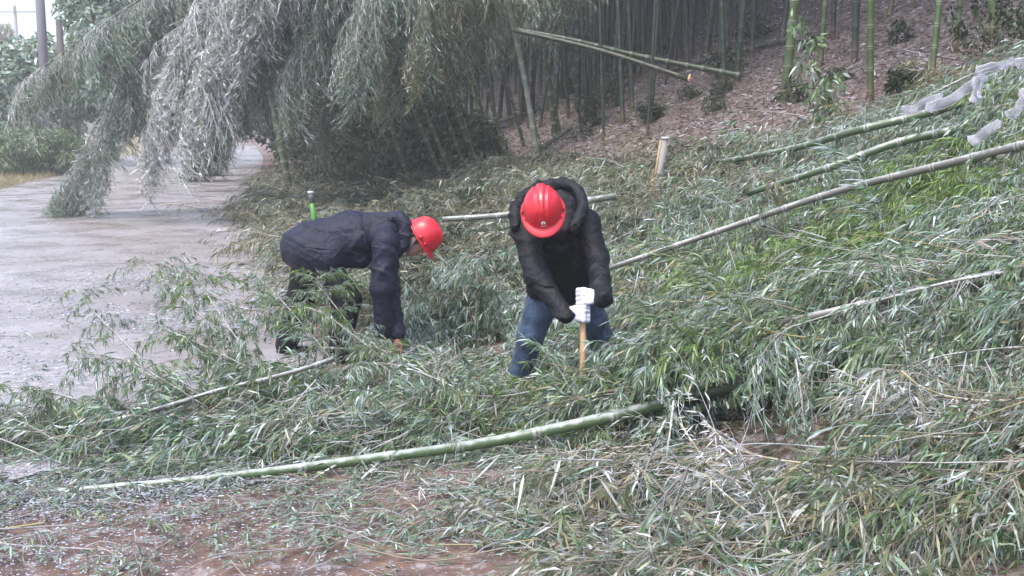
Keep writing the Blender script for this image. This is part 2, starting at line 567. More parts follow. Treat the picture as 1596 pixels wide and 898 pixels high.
ts = np.concatenate([np.arange(3.6, 40, .5), np.arange(40, 170, 4.)])
rv = []
for t_ in ts:
    e = .35 - 2.6 * (1 - float(sstep(t_, 4.0, 7.4))) + .12 * math.sin(t_ * 1.7)
    for s_ in np.linspace(-6.7, e, 8):
        p = Uv * t_ + Vv * s_
        rv.append((p[0], p[1], 0.015))
nr = len(ts)
i, j = np.meshgrid(np.arange(nr - 1), np.arange(7), indexing='ij')
q = i * 8 + j
rf = np.stack([q, q + 1, q + 9, q + 8], -1).reshape(-1, 4)
tag(mesh_obj('road', rv, rf, road_material(), smooth=True), kind='structure')

# ------------------------------------------------------------------ haze
hb = np.array([[x, y, z] for x in (-150, 150) for y in (-25, 180) for z in (-2.2, 32)], float)
hf = [[0, 1, 3, 2], [4, 6, 7, 5], [0, 4, 5, 1], [2, 3, 7, 6], [0, 2, 6, 4], [1, 5, 7, 3]]
mh, th, bh = new_mat('haze_air')
th.nodes.remove(bh)
pv = th.nodes.new('ShaderNodeVolumePrincipled')
pv.inputs['Color'].default_value = (.93, .95, 1.0, 1)
pv.inputs['Density'].default_value = HAZE
th.links.new(pv.outputs[0], th.nodes['Material Output'].inputs['Volume'])
tag(mesh_obj('haze', hb, hf, mh), 'pale winter haze filling the valley air', 'haze', kind='stuff')
sc.cycles.volume_bounces = 4

# ------------------------------------------------------------------ leaf litter and ice crumbs (uncountable)
def scatter_litter():
    n = 110000
    x = rng.uniform(-6, 17, n); y = 8 + 26 * rng.random(n) ** 1.4
    s = .9738 * x + .2275 * y
    k = (s > 2.6) & (s < 17)
    x, y = x[k], y[k]; n = len(x)
    z = ground(x, y) + rng.uniform(.0, .03, n)
    d = rng.normal(size=(n, 3)); d[:, 2] *= .35
    v, f, k = leaves(np.stack([x, y, z], -1), d, rng.uniform(.05, .13, n), rng.uniform(.012, .028, n), rng.uniform(-.1, .25, n), True, rng)
    pal = np.array([(.09, .058, .042), (.13, .085, .062), (.17, .12, .095), (.24, .185, .155), (.05, .035, .026), (.06, .045, .03), (.52, .51, .56), (.42, .40, .44), (.09, .10, .05)])
    c = np.repeat(pal[rng.integers(0, len(pal), n)], k, axis=0)
    tag(mesh_obj('leaf_litter', v, f, M_FARLEAF, c), 'frosty brown leaf litter covering the bamboo hillside', 'leaf litter', kind='stuff')


scatter_litter()


def scatter_ice():
    m, t, b = new_mat('crushed_ice')
    b.inputs['Base Color'].default_value = (.54, .55, .63, 1); b.inputs['Roughness'].default_value = .25
    n = 16000
    x1 = rng.normal(-2.9, 1.2, n); y1 = rng.normal(10.8, 2.2, n)
    x2 = rng.uniform(-3.6, .6, n); y2 = rng.uniform(3.9, 5.6, n)
    x3 = rng.normal(-2.2, .7, n // 2); y3 = rng.normal(4.9, .35, n // 2)
    x = np.concatenate([x1, x2, x3]); y = np.concatenate([y1, y2, y3])
    k = (nz(x, y, 1.6, 4) + rng.uniform(-.6, .6, len(x)) > -.1) & (y > 3.6) & (.9738 * x + .2275 * y < 2.2)
    x, y = x[k], y[k]; n = len(x)
    s = .9738 * x + .2275 * y
    z = np.maximum(ground(x, y), np.where((s > -6.7) & (s < .3), .015, -1)) + .002
    c = np.stack([x, y, z], -1)
    L = rng.uniform(.003, .010, n) * np.where(y > 7, 2.2, 1)
    off = unit(rng.normal(size=(n, 4, 3))) * L[:, None, None]; off[:, :, 2] = np.abs(off[:, :, 2]) * .6
    off[:, :, 0] *= 1.6
    v = (c[:, None] + off).reshape(-1, 3)
    q = np.arange(n)[:, None] * 4
    f = np.concatenate([q + [0, 1, 2], q + [0, 2, 3], q + [0, 3, 1], q + [1, 3, 2]])
    tag(mesh_obj('crushed_ice', v, f, m), 'crumbs of fallen ice scattered over the wet road and red soil', 'ice crumbs', kind='stuff')


scatter_ice()

# ------------------------------------------------------------------ brush (uncountable leafy debris)
def brush(name, label, n, xr, yr, seed, pal, keep=None, tmpl=TB, flow=(-.8, -.35, -.16), spread=.7, scale=(.6, 1.1), zpow=.6, lift=0.0):
    r = np.random.default_rng(seed)
    x = r.uniform(*xr, n); y = r.uniform(*yr, n)
    p = pile(x, y)
    k = r.random(n) < np.clip(p / .12, .0, 1)
    if keep is not None: k &= keep(x, y, r)
    x, y, p = x[k], y[k], p[k]; n = len(x)
    z = ground(x, y) + p * r.random(n) ** zpow + lift
    th = 1.1 * nz(x, y, 1.3, 9) + .5 * nz(x, y, 3.1, 2)
    fl = np.array(flow)
    d = np.stack([fl[0] * np.cos(th) - fl[1] * np.sin(th), fl[0] * np.sin(th) + fl[1] * np.cos(th), np.full(n, fl[2])], -1) + r.normal(size=(n, 3)) * spread * .8 * np.array([1, 1, .45])
    S = r.uniform(*scale, n)
    P = np.stack([x, y, z], -1) - unit(d) * (.35 * S)[:, None]
    # the tangle bridges a hollow beneath the big culm
    hol = lambda a, b: sstep(np.exp(-(((a - 1.45) / .85) ** 2 + ((b - 6.1) / .38) ** 2)), .3, .6)
    P[:, 2] = np.maximum(P[:, 2], ground(P[:, 0], P[:, 1]) + .02 + .36 * hol(x, y))
    bk = ~blocked(P, d, S, r)
    x, y, P, d, S = x[bk], y[bk], P[bk], d[bk], S[bk]
    if callable(pal): pl = pal(x, y, r)
    else: pl = pal
    v, f, c = cat_parts(place(tmpl, P, d, S, pl, seed))
    # the void under the big culm stays empty and most of the culm itself stays uncovered
    fc_ = v[f[:, 0]]
    void = ((fc_[:, 0] - 1.38) / .62) ** 2 + ((fc_[:, 1] - 5.38) / .42) ** 2 + ((fc_[:, 2] - .10) / .24) ** 2 < 1
    pl = spline(P_BIG[3:7], 90); lx, ly, ld = proj(pl)
    nearf = np.where((fc_[:, 1] > 4.9) & (fc_[:, 1] < 6.2) & (fc_[:, 0] > -.6) & (fc_[:, 0] < 2))[0]
    over = np.zeros(len(f), bool)
    for q in range(0, len(nearf), 40000):
        ii = nearf[q:q + 40000]
        x_, y_, d_ = proj(fc_[ii]); dist = np.hypot(x_[:, None] - lx, y_[:, None] - ly); jj = dist.argmin(1)
        over[ii] = (dist[np.arange(len(ii)), jj] < .05 * F / ld[jj]) & (d_ < ld[jj] + .01) & (nz(x_ / 60, y_ / 60, 3.0, 2) < .42)
    f = f[~(void | over)]
    # nothing pokes below the soil
    gzv = ground(v[:, 0], v[:, 1]) + .004
    v[:, 2] = np.maximum(v[:, 2], gzv)
    o = mesh_obj(name, v, f, M_LEAF, c)
    tag(o, label, 'bamboo brush', kind='stuff')
    return o


# things lying on top of the brush: the brush in front of them is kept low and open
OPEN = []     # (polyline of world points, clearance in metres)


def proj(P):
    q = P - np.array([0, 0, CAMZ])
    dpt = q[..., 1] * CP - q[..., 2] * SP
    up = q[..., 1] * SP + q[..., 2] * CP
    return W / 2 + F * q[..., 0] / dpt, H / 2 - F * up / dpt, dpt


def blocked(P, D, S, r, prob=.90):
    """True for sprays that would lie over one of the uncovered things"""
    out = np.zeros(len(P), bool)
    D = unit(D)
    for poly, clr in OPEN:
        pl = spline(poly, 60)
        lx, ly, ld = proj(pl)
        for k in (.05, .3, .55, .8):
            x, y, d = proj(P + D * (k * .7 * S)[:, None])
            dist = np.hypot(x[:, None] - lx, y[:, None] - ly)
            j = dist.argmin(1)
            out |= (dist[np.arange(len(x)), j] < clr * F / ld[j]) & (d < ld[j] + .03)
    return out & (r.random(len(P)) < prob)


def choose(r, n, names, w):
    w = np.array(w, float); return np.array(names, dtype=object)[r.choice(len(names), n, p=w / w.sum())]


def pal_slope(x, y, r):
    out = choose(r, len(x), ['green', 'icy', 'dry', 'olive'], [2.6, 5, 1.0, .9])
    cl = nz(x, y, 1.1, 6)
    out[(cl > .25) & (r.random(len(x)) < .6)] = 'icy'
    out[(cl < -.3) & (r.random(len(x)) < .5)] = 'green'
    fresh = np.exp(-(((x - 2.3) / .9) ** 2 + ((y - 8.0) / .9) ** 2)) + np.exp(-(((x - 3.4) / .6) ** 2 + ((y - 8.3) / .8) ** 2))
    out[(r.random(len(x)) < fresh * .8)] = 'bright'
    far = (y > 10.5) & (r.random(len(x)) < .5)
    out[far] = choose(r, far.sum(), ['olive', 'dry', 'icy'], [3, 1, 3])
    return out


def up_pile(px, py, extra):
    r = ray(px, py); d = 3.2
    while d < 60:
        p = np.array([0, 0, CAMZ]) + r * (d / r[1])
        if p[2] <= gz(p[0], p[1]) + float(pile(p[0], p[1])) + extra:
            return p
        d += .02
    return p


P_BIG = [up_pile(60, 770, .02), up_pile(330, 746, .035), V(580, 715, 5.3), up_pile(760, 690, .03), up_pile(950, 650, .02), up_pile(1100, 612, .03), up_pile(1200, 590, .02), V(1300, 560, 5.75), V(1500, 505, 6.1)]
P_LONG = [up_pile(945, 420, .1), up_pile(1130, 357, .12), up_pile(1300, 300, .12), up_pile(1450, 262, .12), up_pile(1640, 215, .12)]
P_GREEN = [up_pile(1060, 264, .05), up_pile(1230, 233, .1), up_pile(1330, 205, .1), up_pile(1425, 182, .1), up_pile(1500, 160, .1)]
P_SHORT = [up_pile(1165, 302, .06), up_pile(1290, 262, .08), up_pile(1400, 222, .08), up_pile(1500, 201, .08)]
P_DARK = [up_pile(1100, 530, .05), up_pile(1250, 497, .08), up_pile(1400, 462, .1), up_pile(1500, 440, .1), up_pile(1640, 410, .1)]
P_PALE = [V(690, 342, 11.5), V(780, 336, 11.3), V(860, 322, 11.2), V(960, 306, 11.2)]
OPEN += [(P_BIG[1:5], .07), (P_BIG[:2], .05), (P_BIG[4:6] + [up_pile(1200, 590, .0)], .17), (P_LONG, .06), (P_GREEN, .06), (P_SHORT, .05), (P_DARK[2:], .04), (P_PALE, .07), ([V(1018, 330, 11.0), V(1034, 240, 11.0)], .12)]
OPEN += [([V(840, 480, 6.7), V(812, 565, 6.7)], .12), ([V(930, 480, 6.8), V(948, 520, 6.9)], .09), ([V(908, 470, 6.2), V(908, 545, 6.2)], .07),
         ([V(490, 420, 7.9), V(455, 470, 7.9), V(448, 505, 7.9)], .10), ([V(540, 430, 7.8), V(540, 480, 7.8), V(530, 510, 7.8)], .10), ([V(597, 430, 7.7), V(592, 515, 7.7)], .1),
         ([V(650, 420, 8.2), V(650, 500, 8.2)], .12), ([V(700, 410, 8.3), V(740, 500, 8.3)], .2), ([V(0, 520, 7.0), V(170, 560, 6.6)], .22), ([V(1080, 662, 5.2), V(1200, 645, 5.2), V(1330, 640, 5.25)], .15)]
NOT_MAN = lambda x, y, r: ~((np.hypot(x - .03, y - 6.8) < .13) | (np.hypot(x - .62, y - 7.1) < .13) | (np.hypot(x + 1.25, y - 7.83) < .12) | (np.hypot(x + 1.63, y - 8.07) < .12) | (np.hypot(x - .25, y - 6.75) < .15))
HOLLOW = lambda x, y: np.exp(-(((x - 1.35) / .62) ** 2 + ((y - 5.35) / .38) ** 2))
brush('slope_brush', 'tangled green bamboo tops covering the slope behind and right of the digging man', 5000, (.2, 8.5), (6.0, 15.2), 101, pal_slope,
      keep=lambda x, y, r: NOT_MAN(x, y, r) & (.9738 * x + .2275 * y > 1.6) & (x + y < 15.6) & (x < .62 * y + .5))
brush('heap_brush', 'grey green heap of leafy bamboo tops in front of the bending man', 620, (-1.15, .35), (7.75, 9.6), 102, 'icy', keep=NOT_MAN, scale=(.6, .9), spread=1.0, tmpl=TBS)
brush('middle_brush', 'trampled leafy bamboo between the two men and the big fallen culm', 1500, (-1.7, 1.2), (5.5, 7.3), 103,
      lambda x, y, r: choose(r, len(x), ['green', 'icy', 'dry', 'bright'], [4, 4, .6, .8]), keep=NOT_MAN)
brush('shelf_brush', 'deep leafy bamboo tangle lying over the big culm at right', 1500, (.6, 4.2), (5.1, 6.4), 104,
      lambda x, y, r: choose(r, len(x), ['green', 'icy', 'dry'], [4, 4.5, .6]), keep=lambda x, y, r: r.random(len(x)) > HOLLOW(x, y) * 1.6, lift=.05)
brush('left_brush', 'icy bamboo leaves spread across the lower left beside the road', 1300, (-4.4, -.9), (5.1, 6.7), 105,
      lambda x, y, r: choose(r, len(x), ['icy', 'green', 'dry'], [5, 2.5, .5]), flow=(-.9, -.2, 0))
brush('lower_brush', 'faded icy bamboo sprays piled on the ground at the lower right', 2400, (.0, 3.2), (3.75, 5.3), 106,
      lambda x, y, r: choose(r, len(x), ['dry', 'icy', 'olive', 'green'], [3, 3.4, 1.2, 1.6]), keep=lambda x, y, r: (r.random(len(x)) > HOLLOW(x, y) * .8) & (x > .1 + (4.3 - y) * .0), tmpl=TB + TDRY)
def bare_twigs():
    r = np.random.default_rng(141)
    parts = []
    for (n, xr, yr) in ((150, (.3, 4.0), (3.9, 6.3)), (24, (-3.5, .3), (4.2, 6.4)), (150, (.5, 6.5), (6.5, 13))):
        for _ in range(n):
            x, y = r.uniform(*xr), r.uniform(*yr)
            if .9738 * x + .2275 * y < 1.6 and y > 6.5: continue
            g = gz(x, y) + float(pile(x, y)) + r.uniform(-.02, .10)
            a = r.uniform(0, 6.28) if r.random() < .4 else r.normal(3.5, .5)
            L = r.uniform(.25, .9)
            d = np.array([math.cos(a), math.sin(a), r.uniform(-.25, .3)]) * L
            side = np.array([-d[1], d[0], r.uniform(-.2, .5) * L]) * r.uniform(-.25, .25)
            p0 = np.array([x, y, g]); P_ = spline([p0, p0 + d * .5 + side, p0 + d], 9)
            P_[:, 2] = np.maximum(P_[:, 2], ground(P_[:, 0], P_[:, 1]) + .02)
            if blocked(P_[:1], d[None], np.array([L / .7]), r, 1.0)[0]: continue
            c = np.array([(.34, .29, .22), (.42, .41, .40), (.22, .18, .12), (.55, .55, .57), (.36, .31, .15)][r.integers(0, 5)])
            v, f = tube(P_, np.linspace(.0042, .0015, 9) * r.uniform(.6, 1.2), 4, False); parts.append((v, f, c))
            for q in range(r.integers(1, 5)):
                k = r.integers(2, 8); d2 = unit(unit(P_[k] - P_[k - 1]) + r.normal(size=3) * .5) * L * r.uniform(.15, .4)
                v, f = tube(spline([P_[k], P_[k] + d2 * .5 + [0, 0, .01], P_[k] + d2 - [0, 0, .02]], 5), np.linspace(.0022, .0008, 5), 3, False); parts.append((v, f, c))
    v, f, c = cat_parts(parts)
    tag(mesh_obj('bare_twigs', v, f, M_LEAF, c), 'thin pale bare bamboo twigs sticking through the brush', 'twigs', kind='stuff')


bare_twigs()


# thin scatter of sprays on bare soil and road
def thin(name, label, n, gen, pal, seed, scale=(.4, .8)):
    r = np.random.default_rng(seed)
    x, y = gen(r, n)
    z = ground(x, y) + .04
    a = r.uniform(0, 6.28, n); d = np.stack([np.cos(a), np.sin(a), r.uniform(-.05, .15, n)], -1)
    v, f, c = cat_parts(place(TBS + TDRY, np.stack([x, y, z], -1), d, r.uniform(*scale, n), pal(x, y, r), seed))
    v[:, 2] = np.maximum(v[:, 2], ground(v[:, 0], v[:, 1]) + .03)
    tag(mesh_obj(name, v, f, M_LEAF, c), label, 'leaf scatter', kind='stuff')


thin('leaf_scatter', 'loose icy bamboo sprays strewn over the red soil at bottom left', 350,
     lambda r, n: (r.uniform(-2.8, .9, n), 3.8 + 1.6 * r.random(n) ** .6), lambda x, y, r: choose(r, len(x), ['icy', 'dry', 'green'], [4, 2, 1.2]), 111)
thin('shaded_scatter', 'old leaves toned dark for the shade under the big fallen culm', 90,
     lambda r, n: (r.uniform(.7, 2.1, n), r.uniform(4.95, 5.9, n)), lambda x, y, r: choose(r, len(x), ['dark', 'olive'], [3, 2]), 113, scale=(.3, .5))  # dark palette deepens the hollow's shade through leaf colour
thin('road_scatter', 'broken bamboo sprays lying on the wet road near the bending man', 150,
     lambda r, n: (r.normal(-2.6, .9, n), r.normal(10.5, 2.2, n)), lambda x, y, r: choose(r, len(x), ['icy', 'olive'], [3, 2]), 112)


def bank_grass():
    r = np.random.default_rng(120)
    n = 5200
    t = 8.5 + 27 * r.random(n) ** 1.3; s = r.uniform(-.3, 4.3, n)
    s = s - .9 * np.exp(-((t - 20) / 4) ** 2) * r.random(n) + .45 + .35 * (1 - sstep(t, 11, 14))
    x = -.2275 * t + .9738 * s; y = .9738 * t + .2275 * s
    k = (x + y < 60) & ~((x > .2) & (y < 11)) & ~((np.abs(x + 1.35) < .6) & (y < 8.8)) & (r.random(n) < sstep(s, -.9, .6))
    x, y = x[k], y[k]; n = len(x)
    z = ground(x, y) + r.uniform(.02, 1, n) * (.34 + .22 * nz(x, y, 1.4, 8))
    a = r.uniform(0, 6.28, n); d = np.stack([np.cos(a), np.sin(a), r.uniform(-.3, .5, n)], -1)
    pal = choose(r, n, ['olive', 'dry', 'hang', 'icy', 'dark'], [4, .8, 3, .8, 2.5]); cl_ = nz(x, y, .9, 2); pal[(cl_ > .2) & (r.random(n) < .7)] = 'dark'  # noise pockets recoloured dark to paint in shadowed gaps
    v, f, c = cat_parts(place(TBS + TDRY, np.stack([x, y, z], -1), d, r.uniform(.6, 1.3, n), pal, 121))
    v[:, 2] = np.maximum(v[:, 2], ground(v[:, 0], v[:, 1]) + .01)
    tag(mesh_obj('bank_undergrowth', v, f, M_LEAF, c), 'dull olive undergrowth and dry grass along the foot of the bamboo bank', 'undergrowth', kind='stuff')


bank_grass()


def grass_blades(name, label, n, gen, cols, seed, h=(.2, .5)):
    r = np.random.default_rng(seed)
    x, y = gen(r, n)
    z = ground(x, y)
    d = r.normal(size=(n, 3)) * .5; d[:, 2] = np.abs(d[:, 2]) + .7
    v, f, k = leaves(np.stack([x, y, z], -1), d, r.uniform(*h, n), r.uniform(.006, .014, n), r.uniform(.1, .7, n), False, r)
    cols = np.array(cols)
    c = np.repeat(cols[r.integers(0, len(cols), n)] * r.uniform(.7, 1.2, (n, 1)), k, axis=0)
    tag(mesh_obj(name, v, f, M_LEAF, c), label, 'grass', kind='stuff')


def g1(r, n):
    t = 8.5 + 27 * r.random(n) ** 1.3; s = r.uniform(.1, 4.6, n)
    s = s - .9 * np.exp(-((t - 20) / 4) ** 2) * r.random(n) + .4 + .3 * (1 - sstep(t, 11, 14))
    x = -.2275 * t + .9738 * s; y = .9738 * t + .2275 * s
    k = ~((x > .2) & (y < 11)) & ~((np.abs(x + 1.35) < .7) & (y < 8.8))
    return x[k], y[k]


class _N: pass


def grass_fix(gen):
    def f(r, n):
        x, y = gen(r, n)
        while len(x) < n:
            a, b = gen(r, n); x = np.concatenate([x, a]); y = np.concatenate([y, b])
        return x[:n], y[:n]
    return f


grass_blades('dry_grass', 'dry winter grass at the foot of the bamboo bank', 42000, grass_fix(g1),
             [(.22, .19, .11), (.15, .14, .07), (.10, .115, .05), (.30, .26, .18), (.08, .10, .04)], 130)
grass_blades('verge_grass', 'pale straw and grass on the verge left of the road', 26000,
             lambda r, n: ((lambda t, s: (-.2275 * t + .9738 * s, .9738 * t + .2275 * s))(r.uniform(20, 48, n), -6.5 - 6 * r.random(n) ** 1.3)),
             [(.42, .34, .20), (.34, .27, .16), (.20, .24, .10), (.26, .22, .12)], 131, h=(.15, .45))

# ------------------------------------------------------------------ standing bamboo
def grove_culm_mesh(k, bright):
    r = np.random.default_rng(200 + k)
    lean = r.normal(0, .22, 2); bow = r.normal(0, .35, 2)
    pts = [(0, 0, -.15), (lean[0] * .3 + bow[0] * .5, lean[1] * .3 + bow[1] * .5, 3.5), (lean[0] + bow[0], lean[1] + bow[1], 7), (lean[0] * 2.4, lean[1] * 2.4, 11)]
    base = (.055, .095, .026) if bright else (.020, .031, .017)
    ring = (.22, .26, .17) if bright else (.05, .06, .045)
    v, f, c = culm_geo(pts, .046, .02, node=.27, sides=9, base=base, ring=ring, seed=k)
    # sheath-brown foot
    foot = np.clip(1 - (v[:, 2]) / .35, 0, 1)[:, None]
    c = c * (1 - foot * .7) + np.array((.14, .09, .05)) * foot * .7
    crown_at = spline(pts, 40)
    n = 26
    idx = r.integers(22, 40, n)
    P = crown_at[idx]; a = r.uniform(0, 6.28, n)
    D = np.stack([np.cos(a), np.sin(a), r.uniform(-.2, .5, n)], -1)
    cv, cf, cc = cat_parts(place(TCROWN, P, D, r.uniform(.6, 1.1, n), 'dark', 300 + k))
    return (v, f, c), (cv, cf, cc)


def make_grove_proto(k, bright):
    e = empty('bamboo_culm', (0, 0, 0), 'x', 'bamboo')
    (v, f, c), (cv, cf, cc) = grove_culm_mesh(k, bright)
    mesh_obj('culm', v, f, M_CULM, c, e, smooth=True)
    mesh_obj('foliage', cv, cf, M_FARLEAF, cc, e)
    return e


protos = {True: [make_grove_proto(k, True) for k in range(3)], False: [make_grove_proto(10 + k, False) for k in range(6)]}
used = set()


def stand(pos, scale, rz, label, bright=False, group=None, k=None, tilt=(0, 0), radius=1.0):
    ps = protos[bright]
    k = random.randrange(len(ps)) if k is None else k % len(ps)
    p = ps[k]
    if (bright, k) not in used:
        used.add((bright, k)); o = p
    else:
        o = p.copy(); sc.collection.objects.link(o)
        for ch in p.children:
            c = ch.copy(); sc.collection.objects.link(c); c.parent = o
    o.location = Vector([float(a) for a in pos])
    o.rotation_euler = (tilt[0], tilt[1], rz)
    o.scale = (scale * radius, scale * radius, scale)
    tag(o, label, 'bamboo', group)
    return o


GG = 'green bamboo culms standing at the edge of the grove'
bright_list = [  # base px, top px, width px, label
    (1357, 162, 1352, 0, 11, 'straight bright green bamboo culm right of the small leafy sapling'),
    (1222, 158, 1232, 0, 15, 'thick bamboo culm with mossy yellow foot beside the leafy sapling'),
    (1278, 105, 1277, 0, 9, 'slim green bamboo culm standing just behind the leafy sapling'),
    (1451, 128, 1440, 0, 10, 'curved green bamboo culm above the ice coated twig at right'),
    (1552, 60, 1552, 0, 15, 'thick yellow green bamboo culm in the top right corner'),
    (1487, 82, 1494, 0, 9, 'grey green bamboo culm left of the thick corner culm'),
]
for i_, (bx, by, tx, ty, w_, lab) in enumerate(bright_list):
    p = hit(bx, by)
    D = p[1]
    rad = w_ * D / F / 2 / .046
    lean = (tx - bx) / max(by - ty, 1)
    stand(p, 1.0, i_ * 1.3, lab, True, GG, k=i_, radius=rad, tilt=(0, math.atan(lean) * .9))
GD = 'dark bamboo culms packed together in the hillside grove'
dark_list = [(941, 228, 905, 0, 6), (1010, 212, 985, 0, 6), (862, 212, 848, 0, 10), (1013, 188, 1010, 0, 9), (1137, 112, 1140, 0, 10), (1100, 85, 1108, 0, 11), (1075, 90, 1072, 0, 9), (1058, 90, 1057, 0, 7),
             (966, 140, 958, 0, 10), (1130, 140, 1133, 0, 10), (900, 170, 905, 0, 12), (915, 185, 912, 0, 9), (875, 130, 870, 0, 6), (886, 118, 884, 0, 6),
             (1036, 135, 1008, 0, 5), (945, 130, 940, 0, 7), (926, 150, 925, 0, 8), (1150, 85, 1148, 0, 6), (1158, 60, 1160, 0, 6), (1120, 55, 1124, 0, 8), (1218, 62, 1205, 0, 9),
             (1192, 30, 1190, 0, 5), (1197, 37, 1200, 0, 6), (1171, 92, 1170, 0, 8), (1298, 62, 1298, 0, 9), (1332, 98, 1330, 0, 11), (1385, 28, 1378, 0, 9), (1422, 15, 1421, 0, 8),
             (1465, 12, 1464, 0, 8), (1522, 30, 1525, 0, 9), (1535, 15, 1540, 0, 8), (1090, 45, 1092, 0, 7), (1047, 80, 1043, 0, 6), (1030, 60, 1030, 0, 5), (985, 100, 983, 0, 6),
             (830, 175, 812, 0, 8), (815, 190, 802, 0, 7), (842, 150, 838, 0, 7), (797, 200, 780, 0, 8), (775, 215, 745, 0, 7), (1003, 105, 1000, 0, 6), (855, 125, 852, 0, 6)]
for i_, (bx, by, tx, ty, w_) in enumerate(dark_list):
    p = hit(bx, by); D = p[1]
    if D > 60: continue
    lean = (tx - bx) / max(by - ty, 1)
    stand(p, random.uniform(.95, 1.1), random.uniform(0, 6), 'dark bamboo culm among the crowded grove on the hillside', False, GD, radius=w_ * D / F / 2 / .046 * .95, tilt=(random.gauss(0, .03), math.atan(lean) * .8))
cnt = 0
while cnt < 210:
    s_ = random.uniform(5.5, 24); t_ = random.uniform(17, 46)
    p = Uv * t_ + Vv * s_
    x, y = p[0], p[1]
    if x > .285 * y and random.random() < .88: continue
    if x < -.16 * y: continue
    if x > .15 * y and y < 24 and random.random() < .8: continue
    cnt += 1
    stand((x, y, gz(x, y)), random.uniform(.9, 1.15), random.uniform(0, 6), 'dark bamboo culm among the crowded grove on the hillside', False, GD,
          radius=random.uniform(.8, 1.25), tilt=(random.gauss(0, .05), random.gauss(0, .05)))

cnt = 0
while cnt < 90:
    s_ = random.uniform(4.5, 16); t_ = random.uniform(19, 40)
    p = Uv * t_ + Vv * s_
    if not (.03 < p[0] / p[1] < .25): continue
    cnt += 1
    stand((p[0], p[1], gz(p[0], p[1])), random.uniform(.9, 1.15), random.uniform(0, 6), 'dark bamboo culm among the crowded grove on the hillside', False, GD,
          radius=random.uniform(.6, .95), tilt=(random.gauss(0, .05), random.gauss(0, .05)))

# ------------------------------------------------------------------ arching, ice laden bamboo over the road
def arching(base, apex, tip, r0, pal, label, nb, seed, start=.32, group='ice laden bamboos bowed over the road', size=1.0, arc=.72):
    r = np.random.default_rng(seed)
    base, apex, tip = map(np.array, (base, apex, tip))
    e = empty('bowed_bamboo', base, label, 'bamboo', group)
    q1 = base * .55 + apex * .45; q1[2] = base[2] + (apex[2] - base[2]) * .62
    q2 = apex * .45 + tip * .55; q2[2] = tip[2] + (apex[2] - tip[2]) * arc
    pts = [base - [0, 0, .2], q1, apex, q2, tip]
    v, f, c = culm_geo(pts, r0, .008, node=.3, sides=7, base=(.07, .095, .045), ring=(.3, .32, .28), seed=seed)
    mesh_obj('culm', v, f, M_CULMF, c, e, base, True)
    path = spline(pts, 200)
    idx = (start * 200 + (1 - start) * 199 * r.random(nb) ** .85).astype(int).clip(0, 198)
    P = path[idx]; T = unit(path[np.minimum(idx + 1, 199)] - path[idx])
    a = r.uniform(0, 6.28, nb)
    D = T * r.uniform(.2, .8, (nb, 1)) + np.stack([np.cos(a) * .65, np.sin(a) * .65, r.uniform(-1.1, -.05, nb)], -1)
    S = r.uniform(.6, 1.25, nb) * size * (1.15 - .45 * idx / 200)
    v, f, c = cat_parts(place(THANG, P, D, S, choose(r, nb, pal[0], pal[1]), seed, roll=r.uniform(-.3, .3, nb)))
    v[:, 2] = np.maximum(v[:, 2], ground(v[:, 0], v[:, 1]) + .05)
    mesh_obj('foliage', v, f, M_LEAF, c, e, base)
    return e


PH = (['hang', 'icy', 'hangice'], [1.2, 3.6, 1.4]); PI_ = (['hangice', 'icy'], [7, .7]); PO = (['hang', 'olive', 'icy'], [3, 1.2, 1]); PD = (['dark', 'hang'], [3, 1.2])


def gp(x, y):
    return (x, y, gz(x, y))


